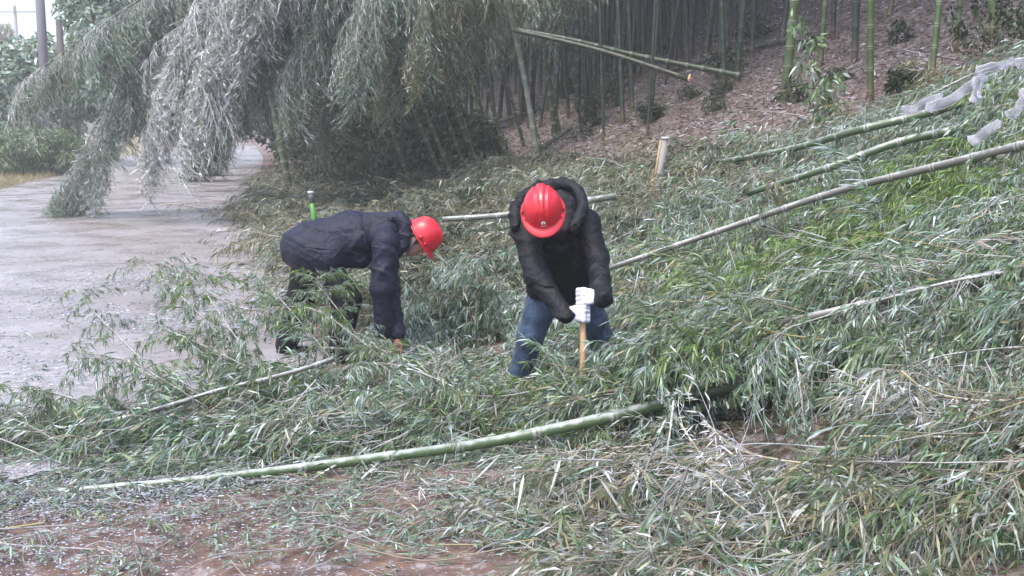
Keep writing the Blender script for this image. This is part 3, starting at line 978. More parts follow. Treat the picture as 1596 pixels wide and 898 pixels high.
A = [
    # base(px on ground or x,y) apex(px,py,D), tip (px,py,D)
    (gp(-1.6, 24), (420, -110, 22), (84, 318, 20.5), PH, 'leftmost bowed bamboo whose leafy tip hangs down to the wet road', 120, 1.1),
    (gp(-1.9, 22), (430, -120, 20.5), (36, 126, 19.5), PH, 'bowed bamboo with a thin tip reaching past the concrete pole', 110, .9),
    (gp(-1.5, 23), (400, -120, 21), (140, 270, 20), PH, 'bowed bamboo drooping just right of the leftmost leafy tip', 95, 1.0),
    (gp(-1.2, 21.5), (430, -110, 20), (225, 225, 19), PI_, 'whitest ice coated bowed bamboo hanging over the middle of the road', 120, 1.05),
    (gp(-1.0, 21), (470, -90, 19.5), (285, 190, 18.6), PI_, 'ice whitened bowed bamboo hanging left of the road tunnel', 110, 1.0),
    (gp(-.8, 22), (510, -100, 20), (330, 150, 19), PI_, 'frosted bowed bamboo whose strands dangle above the dark tunnel', 90, .95),
    (gp(-.6, 23), (540, -90, 21), (390, 110, 20), PH, 'bowed bamboo draping straight above the road tunnel opening', 100, .95),
    (gp(-.6, 22), (570, -90, 20), (450, 130, 19.5), PH, 'bowed bamboo draping at the right side of the road tunnel', 100, 1.0),
    (gp(-.3, 24), (610, -80, 22), (505, 180, 21), PO, 'drooping bamboo over the dark thicket right of the tunnel', 90, 1.0),
    (gp(0, 21), (640, -80, 19.5), (545, 80, 18.5), PH, 'pale leaved drooping bamboo above the bending man', 90, 1.0),
    (gp(.3, 23), (690, -70, 21), (600, 110, 20), PO, 'olive drooping bamboo above the dark shrubs', 80, 1.0),
    (gp(.6, 21), (720, -70, 19), (650, 60, 18.5), PO, 'drooping bamboo with frosted tip in the upper middle', 75, .9),
    (gp(1.0, 22), (790, -60, 20), (700, 50, 19), PO, 'drooping bamboo left of the pale slanting culm', 70, .85),
    (gp(1.4, 22), (850, -50, 20), (770, 35, 19.5), PO, 'drooping bamboo beside the top of the pale slanting culm', 60, .8),
    (gp(1.7, 23), (900, -60, 21), (850, 20, 20), PO, 'drooping bamboo at the left end of the dense culm grove', 50, .75),
    (gp(-2.5, 30), (430, -60, 28), (250, 110, 27), PH, 'farther bowed bamboo half hidden behind the icy strands', 90, 1.15),
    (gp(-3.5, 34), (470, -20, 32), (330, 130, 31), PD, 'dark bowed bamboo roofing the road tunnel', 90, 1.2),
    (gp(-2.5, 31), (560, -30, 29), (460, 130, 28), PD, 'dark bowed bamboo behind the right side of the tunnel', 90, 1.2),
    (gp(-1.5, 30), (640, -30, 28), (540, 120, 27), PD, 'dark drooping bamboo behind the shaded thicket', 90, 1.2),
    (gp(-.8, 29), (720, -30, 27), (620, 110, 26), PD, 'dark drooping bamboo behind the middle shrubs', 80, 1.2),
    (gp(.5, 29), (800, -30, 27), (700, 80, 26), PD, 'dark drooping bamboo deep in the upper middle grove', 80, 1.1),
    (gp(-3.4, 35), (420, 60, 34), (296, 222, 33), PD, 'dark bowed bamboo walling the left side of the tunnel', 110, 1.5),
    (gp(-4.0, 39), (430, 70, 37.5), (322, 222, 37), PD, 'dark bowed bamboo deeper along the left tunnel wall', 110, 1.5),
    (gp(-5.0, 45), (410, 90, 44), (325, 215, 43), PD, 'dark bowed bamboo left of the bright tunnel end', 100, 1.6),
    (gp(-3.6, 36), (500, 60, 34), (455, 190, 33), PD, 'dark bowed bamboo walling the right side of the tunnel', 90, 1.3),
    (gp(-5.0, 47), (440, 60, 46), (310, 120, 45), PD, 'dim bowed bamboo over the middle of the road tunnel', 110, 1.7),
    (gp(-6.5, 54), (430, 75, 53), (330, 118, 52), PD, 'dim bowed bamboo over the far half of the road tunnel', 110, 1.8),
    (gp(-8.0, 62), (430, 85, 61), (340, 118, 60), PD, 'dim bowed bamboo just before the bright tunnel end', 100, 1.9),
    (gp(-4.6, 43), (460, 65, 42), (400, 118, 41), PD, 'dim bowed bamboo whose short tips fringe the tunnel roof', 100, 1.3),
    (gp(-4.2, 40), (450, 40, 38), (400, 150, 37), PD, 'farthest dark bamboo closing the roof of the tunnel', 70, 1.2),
]
for i_, (b_, ap, tp, pal, lab, nb, sz) in enumerate(A):
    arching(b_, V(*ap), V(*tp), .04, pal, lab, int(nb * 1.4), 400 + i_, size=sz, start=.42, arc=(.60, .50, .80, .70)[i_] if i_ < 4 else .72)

# bare slanting culms in the thicket (base px, mid px, top px, width px)
slants = [
    ((843, 262), (815, 110), (782, -40), 9, (.13, .15, .12), 'pale grey slanting culm crossing the upper middle'),
    ((762, 238), (730, 110), (655, -30), 10, (.09, .13, .05), 'mossy green culm curving out of the thicket'),
    ((748, 262), (712, 180), (650, 60), 8, (.07, .10, .05), 'dull culm leaning left below the mossy curved culm'),
    ((716, 230), (690, 130), (640, 20), 6, (.05, .07, .04), 'thin dark culm leaning left inside the thicket'),
    ((868, 215), (850, 90), (838, -20), 9, (.05, .07, .035), 'dark leaning culm right beside the pale slanting culm'),
    ((655, 232), (600, 150), (560, 40), 6, (.06, .09, .04), 'slender dark culm leaning over the shrubs'),
    ((453, 238), (425, 160), (400, 60), 12, (.07, .09, .05), 'bent culm at the right edge of the road tunnel'),
]
for i_, (b_, m_, t_, w_, colr, lab) in enumerate(slants):
    p = hit(*b_)
    if p[1] > 28: p = V(b_[0], b_[1], 26); p[2] = gz(p[0], p[1])
    D = p[1]
    rad = w_ * D / F / 2
    v, f, c = culm_geo([p - [0, 0, .15], V(*m_, D - .3), V(*t_, D - 1)], rad, rad * .75, .27, 9, base=colr, ring=(.34, .36, .30), seed=500 + i_)
    o = mesh_obj('leaning_culm', v, f, M_CULMF, c, None, p, True)
    tag(o, lab, 'bamboo culm', 'leaning culms at the edge of the grove')

# ------------------------------------------------------------------ fallen culms
def fallen(pts, r0, r1, label, base=(.12, .17, .08), frost=True, node=.3, group='fallen bamboo culms lying on the slope', seed=0, ring=(.36, .37, .36), name='fallen_culm', sides=12):
    pts = np.array(pts)
    v, f, c = culm_geo(pts, r0, r1, node, sides, base=base, ring=ring, seed=seed)
    o = mesh_obj(name, v, f, M_CULMF if frost else M_CULM, c, None, pts[0], True)
    return tag(o, label, 'bamboo culm', group)


# the big one across the foreground, with leafy side branches
A_pts = P_BIG
big = empty('fallen_culm', A_pts[0], 'longest fallen culm crossing the foreground with frost along its top', 'bamboo culm', 'fallen bamboo culms lying on the slope')
v, f, c = culm_geo(A_pts, .018, .043, .42, 14, base=(.075, .12, .05), ring=(.26, .27, .24), seed=3)
mesh_obj('culm', v, f, M_CULMF, c, big, A_pts[0], True)
side_br = [((540, 715, 5.28), (470, 780, 5.05), (425, 850, 4.75)), ((590, 722, 5.28), (545, 775, 5.0), (510, 815, 4.8), (440, 880, 4.5)), ((775, 715, 5.3), (720, 790, 4.95), (645, 898, 4.45)),
           ((290, 752, 5.2), (200, 790, 5.0), (100, 830, 4.8), (0, 880, 4.55)), ((130, 765, 5.1), (60, 800, 4.9), (-60, 850, 4.7)),
           ((1050, 625, 5.5), (1046, 660, 5.4), (1040, 740, 5.2), (1070, 800, 5.0))]
for i_, b_ in enumerate(side_br):
    pts = [V(*q_) for q_ in b_]
    for p in pts: p[2] = max(p[2], gz(p[0], p[1]) + .01)
    v, f, c = culm_geo(pts, .0075, .003, .16, 6, base=(.30, .30, .27), ring=(.6, .6, .6), seed=20 + i_)
    path = spline(pts, 20)
    r = np.random.default_rng(600 + i_)
    nb = 7
    ix = r.integers(6, 19, nb)
    D_ = unit(path[ix] - path[ix - 1]) + r.normal(size=(nb, 3)) * .5
    lv, lf, lc = cat_parts(place(TBS, path[ix], D_, r.uniform(.35, .7, nb), 'icy', 610 + i_))
    lv[:, 2] = np.maximum(lv[:, 2], ground(lv[:, 0], lv[:, 1]) + .02)
    br = mesh_obj('branch', v, f, M_CULMF, c, big, pts[0], True)
    br['_o'] = [float(a) for a in pts[0]]
    mesh_obj('leaves', lv, lf, M_LEAF, lc, br, pts[0])


def hang_on(parent, path, n, pal, seed, L=(.6, 1.1), tmpl=TB, down=(-1.4, -.3), span=(0, 1), horiz=.7):
    r = np.random.default_rng(seed)
    path = spline(path, 100)
    ix = r.uniform(span[0] * 98, span[1] * 98, n).astype(int) + 1
    a = r.uniform(0, 6.28, n)
    D_ = np.stack([np.cos(a) * horiz, np.sin(a) * horiz - .2, r.uniform(*down, n)], -1)
    lv, lf, lc = cat_parts(place(tmpl, path[ix], D_, r.uniform(*L, n), choose(r, n, pal[0], pal[1]), seed))
    lv[:, 2] = np.maximum(lv[:, 2], ground(lv[:, 0], lv[:, 1]) + .02)
    return mesh_obj('foliage', lv, lf, M_LEAF, lc, parent, path[0])


hang_on(big, [p - [0, .02, .05] for p in A_pts], 12, (['green', 'icy', 'olive'], [3, 3, 1]), 650, span=(.55, 1), L=(.25, .4), down=(-1.5, -.9), horiz=.5)
hang_on(big, [p - [0, .02, .02] for p in A_pts], 26, (['icy', 'green'], [4, 1.5]), 651, span=(0, .5), L=(.3, .5), down=(-.9, -.2))

fallen(P_LONG, .022, .034, 'long grey fallen culm running up the slope from the digging man', base=(.13, .125, .11), seed=4, ring=(.3, .3, .3))
fallen(P_GREEN, .026, .038, 'green fallen culm with white nodes touching the yellow split end', base=(.065, .10, .045), seed=5)
fallen(P_SHORT, .026, .038, 'shorter green fallen culm between the two longer ones on the slope', base=(.065, .10, .045), seed=6)
fallen(P_DARK, .015, .028, 'dark grey fallen culm half buried in leaves at the right', base=(.14, .13, .12), seed=7, ring=(.3, .3, .3))
fallen(P_PALE, .028, .036, 'pale fallen culm lying behind the two men', base=(.13, .14, .115), seed=8)
fallen([V(1010, 300, 12.0), V(1080, 262, 12.4), V(1180, 225, 12.9)], .018, .024, 'thin fallen culm beside the split bamboo stake', base=(.16, .19, .12), seed=9)
fallen([V(240, 640, 5.9), V(335, 610, 5.95), V(440, 585, 6.0), V(520, 560, 6.2)], .010, .015, 'slim frosted culm lying at left near the road', base=(.12, .12, .10), seed=10)
fallen([V(-40, 690, 5.8), V(70, 672, 5.75), V(190, 652, 5.7), V(300, 622, 5.8)], .009, .013, 'slim grey culm leaving the picture at the left edge', base=(.12, .12, .11), seed=11)
# old culms lying in the woods; crosswise pair coloured darker for missing canopy shade
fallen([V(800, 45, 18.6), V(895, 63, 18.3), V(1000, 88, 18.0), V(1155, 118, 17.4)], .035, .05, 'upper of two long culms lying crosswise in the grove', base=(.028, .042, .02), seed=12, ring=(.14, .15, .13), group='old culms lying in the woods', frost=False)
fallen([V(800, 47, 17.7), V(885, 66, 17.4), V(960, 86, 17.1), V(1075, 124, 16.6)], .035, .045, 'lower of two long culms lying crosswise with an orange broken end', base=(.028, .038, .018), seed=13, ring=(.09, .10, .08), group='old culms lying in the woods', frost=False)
for (q0, q1, lab, sd) in [((1040, 118), (1225, 72), 'fallen culm rising toward the mossy footed bamboo', 14), ((655, 230), (835, 180), 'fallen culm lying under the pale slanting culm', 15),
                          ((845, 237), (890, 208), 'short thick log at the left foot of the grove', 16), ((840, 175), (985, 135), 'fallen grey culm among the left grove stems', 17),
                          ((1140, 300), (1260, 262), 'short culm half sunk in leaves on the upper slope', 18)]:
    a_, b_ = hit(*q0), hit(*q1)
    if a_[1] > 30: a_ = V(q0[0], q0[1], 24)
    a_[2] += .08; b_[2] += .1
    mid = (a_ + b_) / 2; mid[2] = max(mid[2], gz(mid[0], mid[1]) + .06)
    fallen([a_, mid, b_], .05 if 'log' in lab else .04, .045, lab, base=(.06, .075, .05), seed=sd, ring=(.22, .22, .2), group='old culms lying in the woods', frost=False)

# icy leafy branches rising or lying in front of the bending man
def leafy_branch(pts, label, n, pal, seed, L=(.35, .7), r0=.006, tmpl=TBS, down=(-.5, .5), group='leafy bamboo branches around the men'):
    pts = [np.array(p) for p in pts]
    e = empty('leafy_branch', pts[0], label, 'bamboo branch', group)
    v, f, c = culm_geo(pts, r0, .0025, .13, 6, base=(.17, .16, .13), ring=(.4, .4, .38), seed=seed)
    mesh_obj('stem', v, f, M_CULMF, c, e, pts[0], True)
    hang_on(e, pts, n, pal, seed + 1, L, tmpl, down, span=(.1, 1))
    return e


PG = (['green', 'bright', 'icy'], [4, 1, 1.5])
leafy_branch([V(640, 600, 6.5), V(560, 530, 6.5), V(480, 480, 6.6), V(370, 478, 6.8), V(250, 400, 7.0)], 'wispy branch reaching up left across the legs of the bending man', 34, PG, 700, L=(.35, .55), r0=.006)
leafy_branch([V(520, 640, 6.2), V(420, 590, 6.2), V(330, 545, 6.3), V(230, 500, 6.4)], 'leafy branch arching over the road left of the bending man', 34, PG, 710, L=(.4, .65))
leafy_branch([V(600, 590, 6.6), V(540, 500, 6.7), V(505, 455, 6.8), V(495, 430, 6.8)], 'upright leafy shoot covering the knees of the bending man', 26, PG, 720, L=(.3, .5), down=(-.1, .9))
leafy_branch([V(470, 620, 6.1), V(380, 540, 6.2), V(330, 470, 6.4), V(300, 420, 6.5)], 'thin upright spray standing before the wet road', 24, PG, 730, L=(.35, .55), down=(-.3, .6))
leafy_branch([V(330, 640, 6.0), V(250, 590, 6.0), V(190, 560, 6.1), V(90, 545, 6.2)], 'low leafy branch spread over the road edge at left', 20, PG, 740, L=(.4, .65))
leafy_branch([V(430, 610, 6.3), V(340, 520, 6.5), V(270, 450, 6.8), V(215, 400, 7.0)], 'tall airy spray leaning left over the road speckled with ice', 26, PG, 742, L=(.3, .5), down=(-.4, .6))
leafy_branch([V(560, 620, 6.3), V(500, 540, 6.4), V(440, 470, 6.6), V(400, 430, 6.8)], 'airy spray rising before the rear leg of the bending man', 18, PG, 744, L=(.3, .45), down=(-.3, .6))
leafy_branch([V(280, 620, 6.1), V(220, 560, 6.2), V(150, 490, 6.4), V(110, 440, 6.6)], 'leftmost airy spray standing over the bare wet road', 16, PG, 746, L=(.3, .5), down=(-.4, .5))
leafy_branch([V(200, 650, 5.8), V(110, 620, 5.9), V(40, 605, 6.0), V(-60, 600, 6.0)], 'dense green branch hanging at the left picture edge', 24, PG, 750, L=(.4, .7))
leafy_branch([V(640, 600, 6.5), V(600, 555, 6.6), V(560, 520, 6.7), V(535, 545, 6.6)], 'small spray in front of the bending man\'s boots', 26, PG, 760, L=(.3, .5))
leafy_branch([V(760, 640, 6.0), V(700, 600, 6.1), V(620, 570, 6.3), V(560, 565, 6.4)], 'pale drooping branch under the bending man\'s hands', 22, (['icy', 'green'], [3, 2]), 770, L=(.4, .7))
leafy_branch([V(760, 600, 6.15), V(850, 585, 6.1), V(960, 570, 6.0), V(1080, 560, 5.9)], 'fresh green branch in front of the digging man\'s feet', 34, (['bright', 'green', 'icy'], [3, 3, 1]), 780, L=(.4, .75), down=(-.5, .3))
leafy_branch([V(1600, 420, 5.6), V(1480, 440, 5.6), V(1330, 480, 5.7), V(1200, 520, 5.8)], 'large icy branch draping down the right side of the slope', 42, (['icy', 'green'], [4, 2]), 790, L=(.6, .9), tmpl=TB, down=(-1.2, 0), r0=.011)
leafy_branch([V(1240, 560, 5.2), V(1245, 590, 5.1), V(1252, 650, 5.0), V(1258, 700, 4.95)], 'bushy icy tuft hanging below the big culm at right', 26, (['icy', 'olive'], [4, 2]), 800, L=(.3, .5), down=(-1.4, -.6))
leafy_branch([V(1620, 540, 5.0), V(1540, 545, 5.0), V(1450, 560, 5.0), V(1380, 600, 4.95)], 'drooping green branch near the right picture edge', 30, (['icy', 'green'], [3, 2]), 810, L=(.5, .8), tmpl=TB, down=(-1.3, -.2))


def frosted_twig(pts, label, seed, n=8, r0=.007):
    pts = [np.array(p) for p in pts]
    e = empty('frosted_twig', pts[0], label, 'twig', 'ice coated yellow twigs at the lower right')
    v, f, c = culm_geo(pts, r0, .004, .11, 7, base=(.42, .34, .16), ring=(.8, .8, .82), seed=seed)
    mesh_obj('stem', v, f, M_CULMF, c, e, pts[0], True)
    r = np.random.default_rng(seed)
    path = spline(pts, 60)
    ix = r.integers(5, 58, n)
    D_ = unit(path[ix] - path[ix - 4]) + r.normal(size=(n, 3)) * .45
    for q in range(n):
        lv, lf, lc = cat_parts(place(TDRY, path[ix[q:q + 1]], D_[q:q + 1], r.uniform(.25, .5, 1), 'hangice', seed + 5 + q))
        mesh_obj('icy_sprig', lv, lf, M_LEAF, lc, e, path[ix[q]])


frosted_twig([V(1640, 742, 4.6), V(1420, 735, 4.6), V(1250, 722, 4.55), V(1150, 700, 4.5), V(1096, 655, 4.5)], 'longest ice coated yellow twig with its tip bent upward', 820, 14)
frosted_twig([V(1640, 628, 4.7), V(1500, 622, 4.65), V(1430, 600, 4.6), V(1405, 578, 4.6)], 'ice coated twig with a forked tip beneath the draping branch', 830, 7)
frosted_twig([V(1640, 635, 4.9), V(1480, 628, 4.9), V(1390, 624, 4.85), V(1335, 590, 4.8)], 'second ice coated twig running just below the forked one', 840, 8)
frosted_twig([V(1640, 690, 4.55), V(1500, 682, 4.5), V(1340, 680, 4.5)], 'straight frosted twig above the longest yellow twig', 850, 10)
frosted_twig([V(1640, 740, 4.1), V(1560, 790, 4.1), V(1480, 850, 4.05), V(1430, 900, 4.0)], 'yellow green twig slanting into the bottom right corner', 860, 10)
frosted_twig([V(1170, 760, 4.7), V(1110, 730, 4.65), V(1080, 690, 4.65), V(1060, 660, 4.7)], 'short frosty twig under the big culm', 870, 8)
frosted_twig([V(1240, 880, 4.3), V(1190, 820, 4.35), V(1130, 770, 4.4), V(1100, 740, 4.45)], 'frosty twig slanting through the faded brush', 880, 8)

# ------------------------------------------------------------------ ice encased twig close to the camera, upper right
m_ice, t_i, b_i = new_mat('clear_ice')
b_i.inputs['Base Color'].default_value = (.86, .88, .98, 1)
b_i.inputs['Roughness'].default_value = .12
b_i.inputs['IOR'].default_value = 1.31
b_i.inputs['Transmission Weight'].default_value = .92
nn = t_i.nodes.new('ShaderNodeTexNoise'); nn.inputs['Scale'].default_value = 28; nn.inputs['Detail'].default_value = 3
tcn = t_i.nodes.new('ShaderNodeTexCoord'); t_i.links.new(tcn.outputs['Object'], nn.inputs['Vector'])
bpn = t_i.nodes.new('ShaderNodeBump'); bpn.inputs['Strength'].default_value = .15; bpn.inputs['Distance'].default_value = .01
t_i.links.new(nn.outputs[0], bpn.inputs['Height']); t_i.links.new(bpn.outputs[0], b_i.inputs['Normal'])
dfi = t_i.nodes.new('ShaderNodeBsdfDiffuse'); dfi.inputs['Color'].default_value = (.93, .94, 1.0, 1)
rmi = t_i.nodes.new('ShaderNodeMapRange'); rmi.inputs['From Min'].default_value = .42; rmi.inputs['From Max'].default_value = .62; rmi.inputs['To Min'].default_value = .0; rmi.inputs['To Max'].default_value = .22
t_i.links.new(nn.outputs[0], rmi.inputs['Value'])
mxi = t_i.nodes.new('ShaderNodeMixShader'); lwi = t_i.nodes.new('ShaderNodeLayerWeight'); lwi.inputs['Blend'].default_value = .35
rm2 = t_i.nodes.new('ShaderNodeMapRange'); rm2.inputs['From Min'].default_value = .35; rm2.inputs['From Max'].default_value = .9; rm2.inputs['To Max'].default_value = .75
t_i.links.new(lwi.outputs['Facing'], rm2.inputs['Value'])
mai = t_i.nodes.new('ShaderNodeMath'); mai.operation = 'MAXIMUM'; t_i.links.new(rmi.outputs[0], mai.inputs[0]); t_i.links.new(rm2.outputs[0], mai.inputs[1])
t_i.links.new(mai.outputs[0], mxi.inputs[0]); t_i.links.new(b_i.outputs[0], mxi.inputs[1]); t_i.links.new(dfi.outputs[0], mxi.inputs[2])
t_i.links.new(mxi.outputs[0], t_i.nodes['Material Output'].inputs['Surface'])


def ice_slab(parent, a, b, w, seed):
    r = np.random.default_rng(seed)
    a, b = np.array(a), np.array(b)
    n = 16; S = 10
    t = np.linspace(0, 1, n)
    d = unit(b - a)
    side = unit(np.cross(d, [0, 1, 0])); dep = np.cross(d, side)
    prof = (np.clip(t / .08, 0, 1) ** .5) * (np.clip((1 - t) / .06, 0, 1) ** .5) * (.72 + .3 * t) * (1 + .07 * np.sin(t * r.uniform(9, 15) + r.uniform(0, 6)) * np.sin(t * 7 + 1))
    prof[0] = prof[-1] = .05
    th = np.linspace(0, 2 * np.pi, S, endpoint=False)
    path = a + (b - a) * t[:, None] + np.array([0, 0, -.006]) * np.sin(t * 3.1)[:, None] + side * (.003 * np.sin(t * 9 + seed))[:, None]
    vv = path[:, None] + (w / 2 * prof)[:, None, None] * (np.cos(th)[None, :, None] * side + .13 * np.sin(th)[None, :, None] * dep)
    vv = vv.reshape(-1, 3)
    i, j = np.meshgrid(np.arange(n - 1), np.arange(S), indexing='ij')
    q0 = i * S + j; q1 = i * S + (j + 1) % S
    f = np.stack([q0, q1, q1 + S, q0 + S], -1).reshape(-1, 4)
    f = np.vstack([f, [[0, 3, 6, 8]], [[(n - 1) * S, (n - 1) * S + 3, (n - 1) * S + 6, (n - 1) * S + 8]]])
    o = mesh_obj('ice_leaf', vv, f, m_ice, None, parent, a, True)
    o['_o'] = [float(k) for k in a]
    # the leaf frozen inside
    lv, lf, k = leaves(np.array([a + d * .004]), np.array([d]), np.array([np.linalg.norm(b - a) * .9]), np.array([w * .45]), np.array([.0]), False, r, cross=side[None])
    mesh_obj('frozen_leaf', lv, lf, M_LEAF, np.full((len(lv), 3), (.33, .36, .34)), o, a)


tw_root = np.array([2.35, 2.55, gz(2.35, 2.55)])
DD = 2.7
stem_pts = [tw_root, np.array([2.2, 2.6, 1.0]), V(1850, 20, 2.68), V(1700, 55, DD), V(1600, 92, DD), V(1525, 112, DD), V(1440, 152, DD), V(1412, 168, DD)]
et = empty('ice_encased_twig', tw_root, 'bamboo twig with leaves sealed in clear ice reaching in at the upper right', 'icy twig')
v, f, c = culm_geo(stem_pts, .007, .0012, .12, 7, base=(.22, .20, .16), ring=(.5, .5, .5), seed=90)
mesh_obj('stem', v, f, M_CULMF, c, et, tw_root, True)
v, f, c = culm_geo([V(1720, 60, DD), V(1650, 100, DD + .02), V(1590, 160, DD + .03), V(1556, 190, DD + .03)], .003, .0012, .12, 6, base=(.22, .20, .16), ring=(.5, .5, .5), seed=91)
mesh_obj('side_stem', v, f, M_CULMF, c, et, tw_root, True)
for i_, (a_, b_, w_) in enumerate([((1470, 146), (1404, 174), 17), ((1540, 117), (1442, 173), 21), ((1522, 118), (1519, 161), 17), ((1530, 112), (1527, 155), 9), ((1584, 92), (1519, 110), 18), ((1645, 80), (1580, 98), 21),
                                   ((1560, 187), (1509, 221), 20), ((1603, 148), (1570, 183), 21), ((1640, 110), (1590, 150), 18)]):
    ice_slab(et, V(*a_, DD - .004 * i_), V(*b_, DD - .01 - .004 * i_), w_ * .84 * DD / F, 900 + i_)

# ------------------------------------------------------------------ stakes, splinters
p = hit(1018, 332); top = V(1037, 216, p[1] - .05)
v1, f1, c1 = culm_geo([p - [0, 0, .3], p, top], .042, .036, .6, 12, base=(.27, .26, .25), ring=(.33, .33, .32), seed=1)
st = empty('split_stake', p, 'pale split bamboo stake standing upright behind the digging man', 'stake')
mesh_obj('pole', v1, f1, M_WOOD, c1, st, p, True)
q0 = p * .3 + top * .7 + np.array([-.045, -.01, 0]); v2, f2 = tube([p + [-.045, 0, 0], q0, top + [-.05, 0, -.02]], [.012, .016, .009], 5)
mesh_obj('splinter', v2, f2, M_WOOD, np.full((len(v2), 3), (.45, .33, .18)), st, p, True)
v2, f2 = tube([top + [0, 0, -.005], top + [0, 0, .018]], [.045, .043], 12)
mesh_obj('frost_cap', v2, f2, M_WOOD, np.full((len(v2), 3), (.55, .57, .6)), st, p, True)

p = V(490, 345, 10.5); p0 = p.copy(); p0[2] = gz(p[0], p[1]); top = V(484, 300, 10.5)
gs = empty('green_stake', p0, 'bright green stake with a grey tip behind the bending man\'s back', 'stake')
mid = V(486, 316, 10.5)
v1, f1 = tube([p0, p, mid], .024, 12); mesh_obj('pole', v1, f1, M_CULM, np.full((len(v1), 3), (.06, .22, .03)), gs, p0, True)
v1, f1 = tube([mid, top], .026, 12); mesh_obj('tip', v1, f1, M_WOOD, np.full((len(v1), 3), (.10, .11, .11)), gs, p0, True)
v1, f1 = tube([top - [0, 0, .008], top + [0, 0, .012]], [.029, .027], 14); mesh_obj('rim', v1, f1, M_WOOD, np.full((len(v1), 3), (.6, .62, .64)), gs, p0, True)


def splint(px, py, D, h, colr, label, lean=.15):
    base = V(px, py, D); g = gz(base[0], base[1])
    base[2] = base[2] - (.04 if h < .1 else .12)
    tip = V(px, py, D) + np.array([lean * h, 0, h])
    mid = (base + tip) / 2 + [-.01, 0, .02]
    v, f = tube([base, V(px, py, D), mid * .3 + tip * .7, tip], [.02, .024, .014, .002], 6)
    tag(mesh_obj('bamboo_splinter', v, f, M_WOOD, np.full((len(v), 3), colr), None, base), label, 'splinter')


splint(1181, 218, 13.0, .17, (.62, .50, .33), 'torn pale splinter sticking up from the brown litter', .25)
splint(1428, 198, 11.0, .13, (.60, .48, .05), 'yellow torn culm end below the icy twig', .1)
splint(1074, 122, 16.5, .06, (.70, .40, .22), 'orange torn end of the lower crosswise culm', .3)

# ------------------------------------------------------------------ shrubs and sapling
def leaf_cloud(blobs, n, L, w, pal, seed, droop=.3):
    r = np.random.default_rng(seed)
    blobs = np.array(blobs, float)
    vol = blobs[:, 3] ** 2
    k = r.choice(len(blobs), n, p=vol / vol.sum())
    d = unit(r.normal(size=(n, 3)))
    rad = blobs[k, 3] * (r.uniform(.45, 1.12, n)) * (1 + .25 * np.sin(d[:, 0] * 7 + k) * np.sin(d[:, 2] * 6 + k * 2))
    P = blobs[k, :3] + d * rad[:, None] * np.array([1, 1, .8])
    keepm = nz(P[:, 0] * 3.1 / blobs[:, 3].mean(), P[:, 2] * 3.1 / blobs[:, 3].mean() + P[:, 1], 1.0, seed) > -.42
    P, d, k = P[keepm], d[keepm], k[keepm]; n = len(P)
    D_ = unit(d * .5 + r.normal(size=(n, 3)) * .6 + np.array([0, 0, -droop]))
    v, f, q = leaves(P, D_, r.uniform(.6, 1.3, n) * L, r.uniform(.7, 1.2, n) * w, r.uniform(0, .4, n), True, r)
    cols = np.array([c for c, _ in PAL[pal]]); ww = np.array([w_ for _, w_ in PAL[pal]], float)
    tone = r.random(len(blobs)) * .3
    cum = np.cumsum(ww / ww.sum())
    idx = np.searchsorted(cum, (r.random(n) * .8 + tone[k]) % 1.0).clip(0, len(cols) - 1)
    c = np.repeat(cols[idx] * r.uniform(.75, 1.25, (n, 1)), q, axis=0)
    return v, f, c


def tree(name, base, h, rad, pal, label, seed, n=5000, L=.3, w=.14, cat='tree', group=None, nb=14, trunk=.16, low=.25):
    r = np.random.default_rng(seed)
    base = np.array(base, float)
    e = empty(name, base, label, cat, group)
    blobs, limbs = [], []
    for i in range(nb):
        z = h * (low + (1 - low) * (i + .5) / nb * .92)
        k = math.sin(math.pi * min(1, .22 + .78 * (i + .5) / nb)) ** .6
        a = i * 2.4 + r.uniform(-.5, .5); rr = rad * k * r.uniform(.35, .75)
        b = base + [math.cos(a) * rr, math.sin(a) * rr, z]
        blobs.append([*b, rad * r.uniform(.3, .5) * (.6 + .4 * k)])
        limbs.append(([base[0], base[1], base[2] + z * .6], b))
    tr = [base - [0, 0, .2], base + [r.normal(0, .1), 0, h * .4], base + [r.normal(0, .2), 0, h * .85]]
    parts = []
    v, f = tube(spline(tr, 8), np.linspace(trunk, trunk * .3, 8), 8); parts.append((v, f, (.09, .075, .06)))
    for a, b in limbs:
        v, f = tube(spline([a, (np.array(a) + b) / 2 + [0, 0, -.1], b], 5), np.linspace(trunk * .35, trunk * .08, 5), 5); parts.append((v, f, (.09, .075, .06)))
    v, f, c = cat_parts(parts)
    mesh_obj('trunk', v, f, M_WOOD, c, e, base, True)
    v, f, c = leaf_cloud(blobs, n, L, w, pal, seed)
    mesh_obj('crown', v, f, M_FARLEAF, c, e, base)
    return e


def ts_(s, t):
    p = Uv * t + Vv * s
    return (p[0], p[1], gz(p[0], p[1]))


# left side: hazy trees behind the poles; pale leaf palette paints in haze brightness
def xy(px, D):
    x = (px - W / 2) / F * D
    return (x, D, gz(x, D))


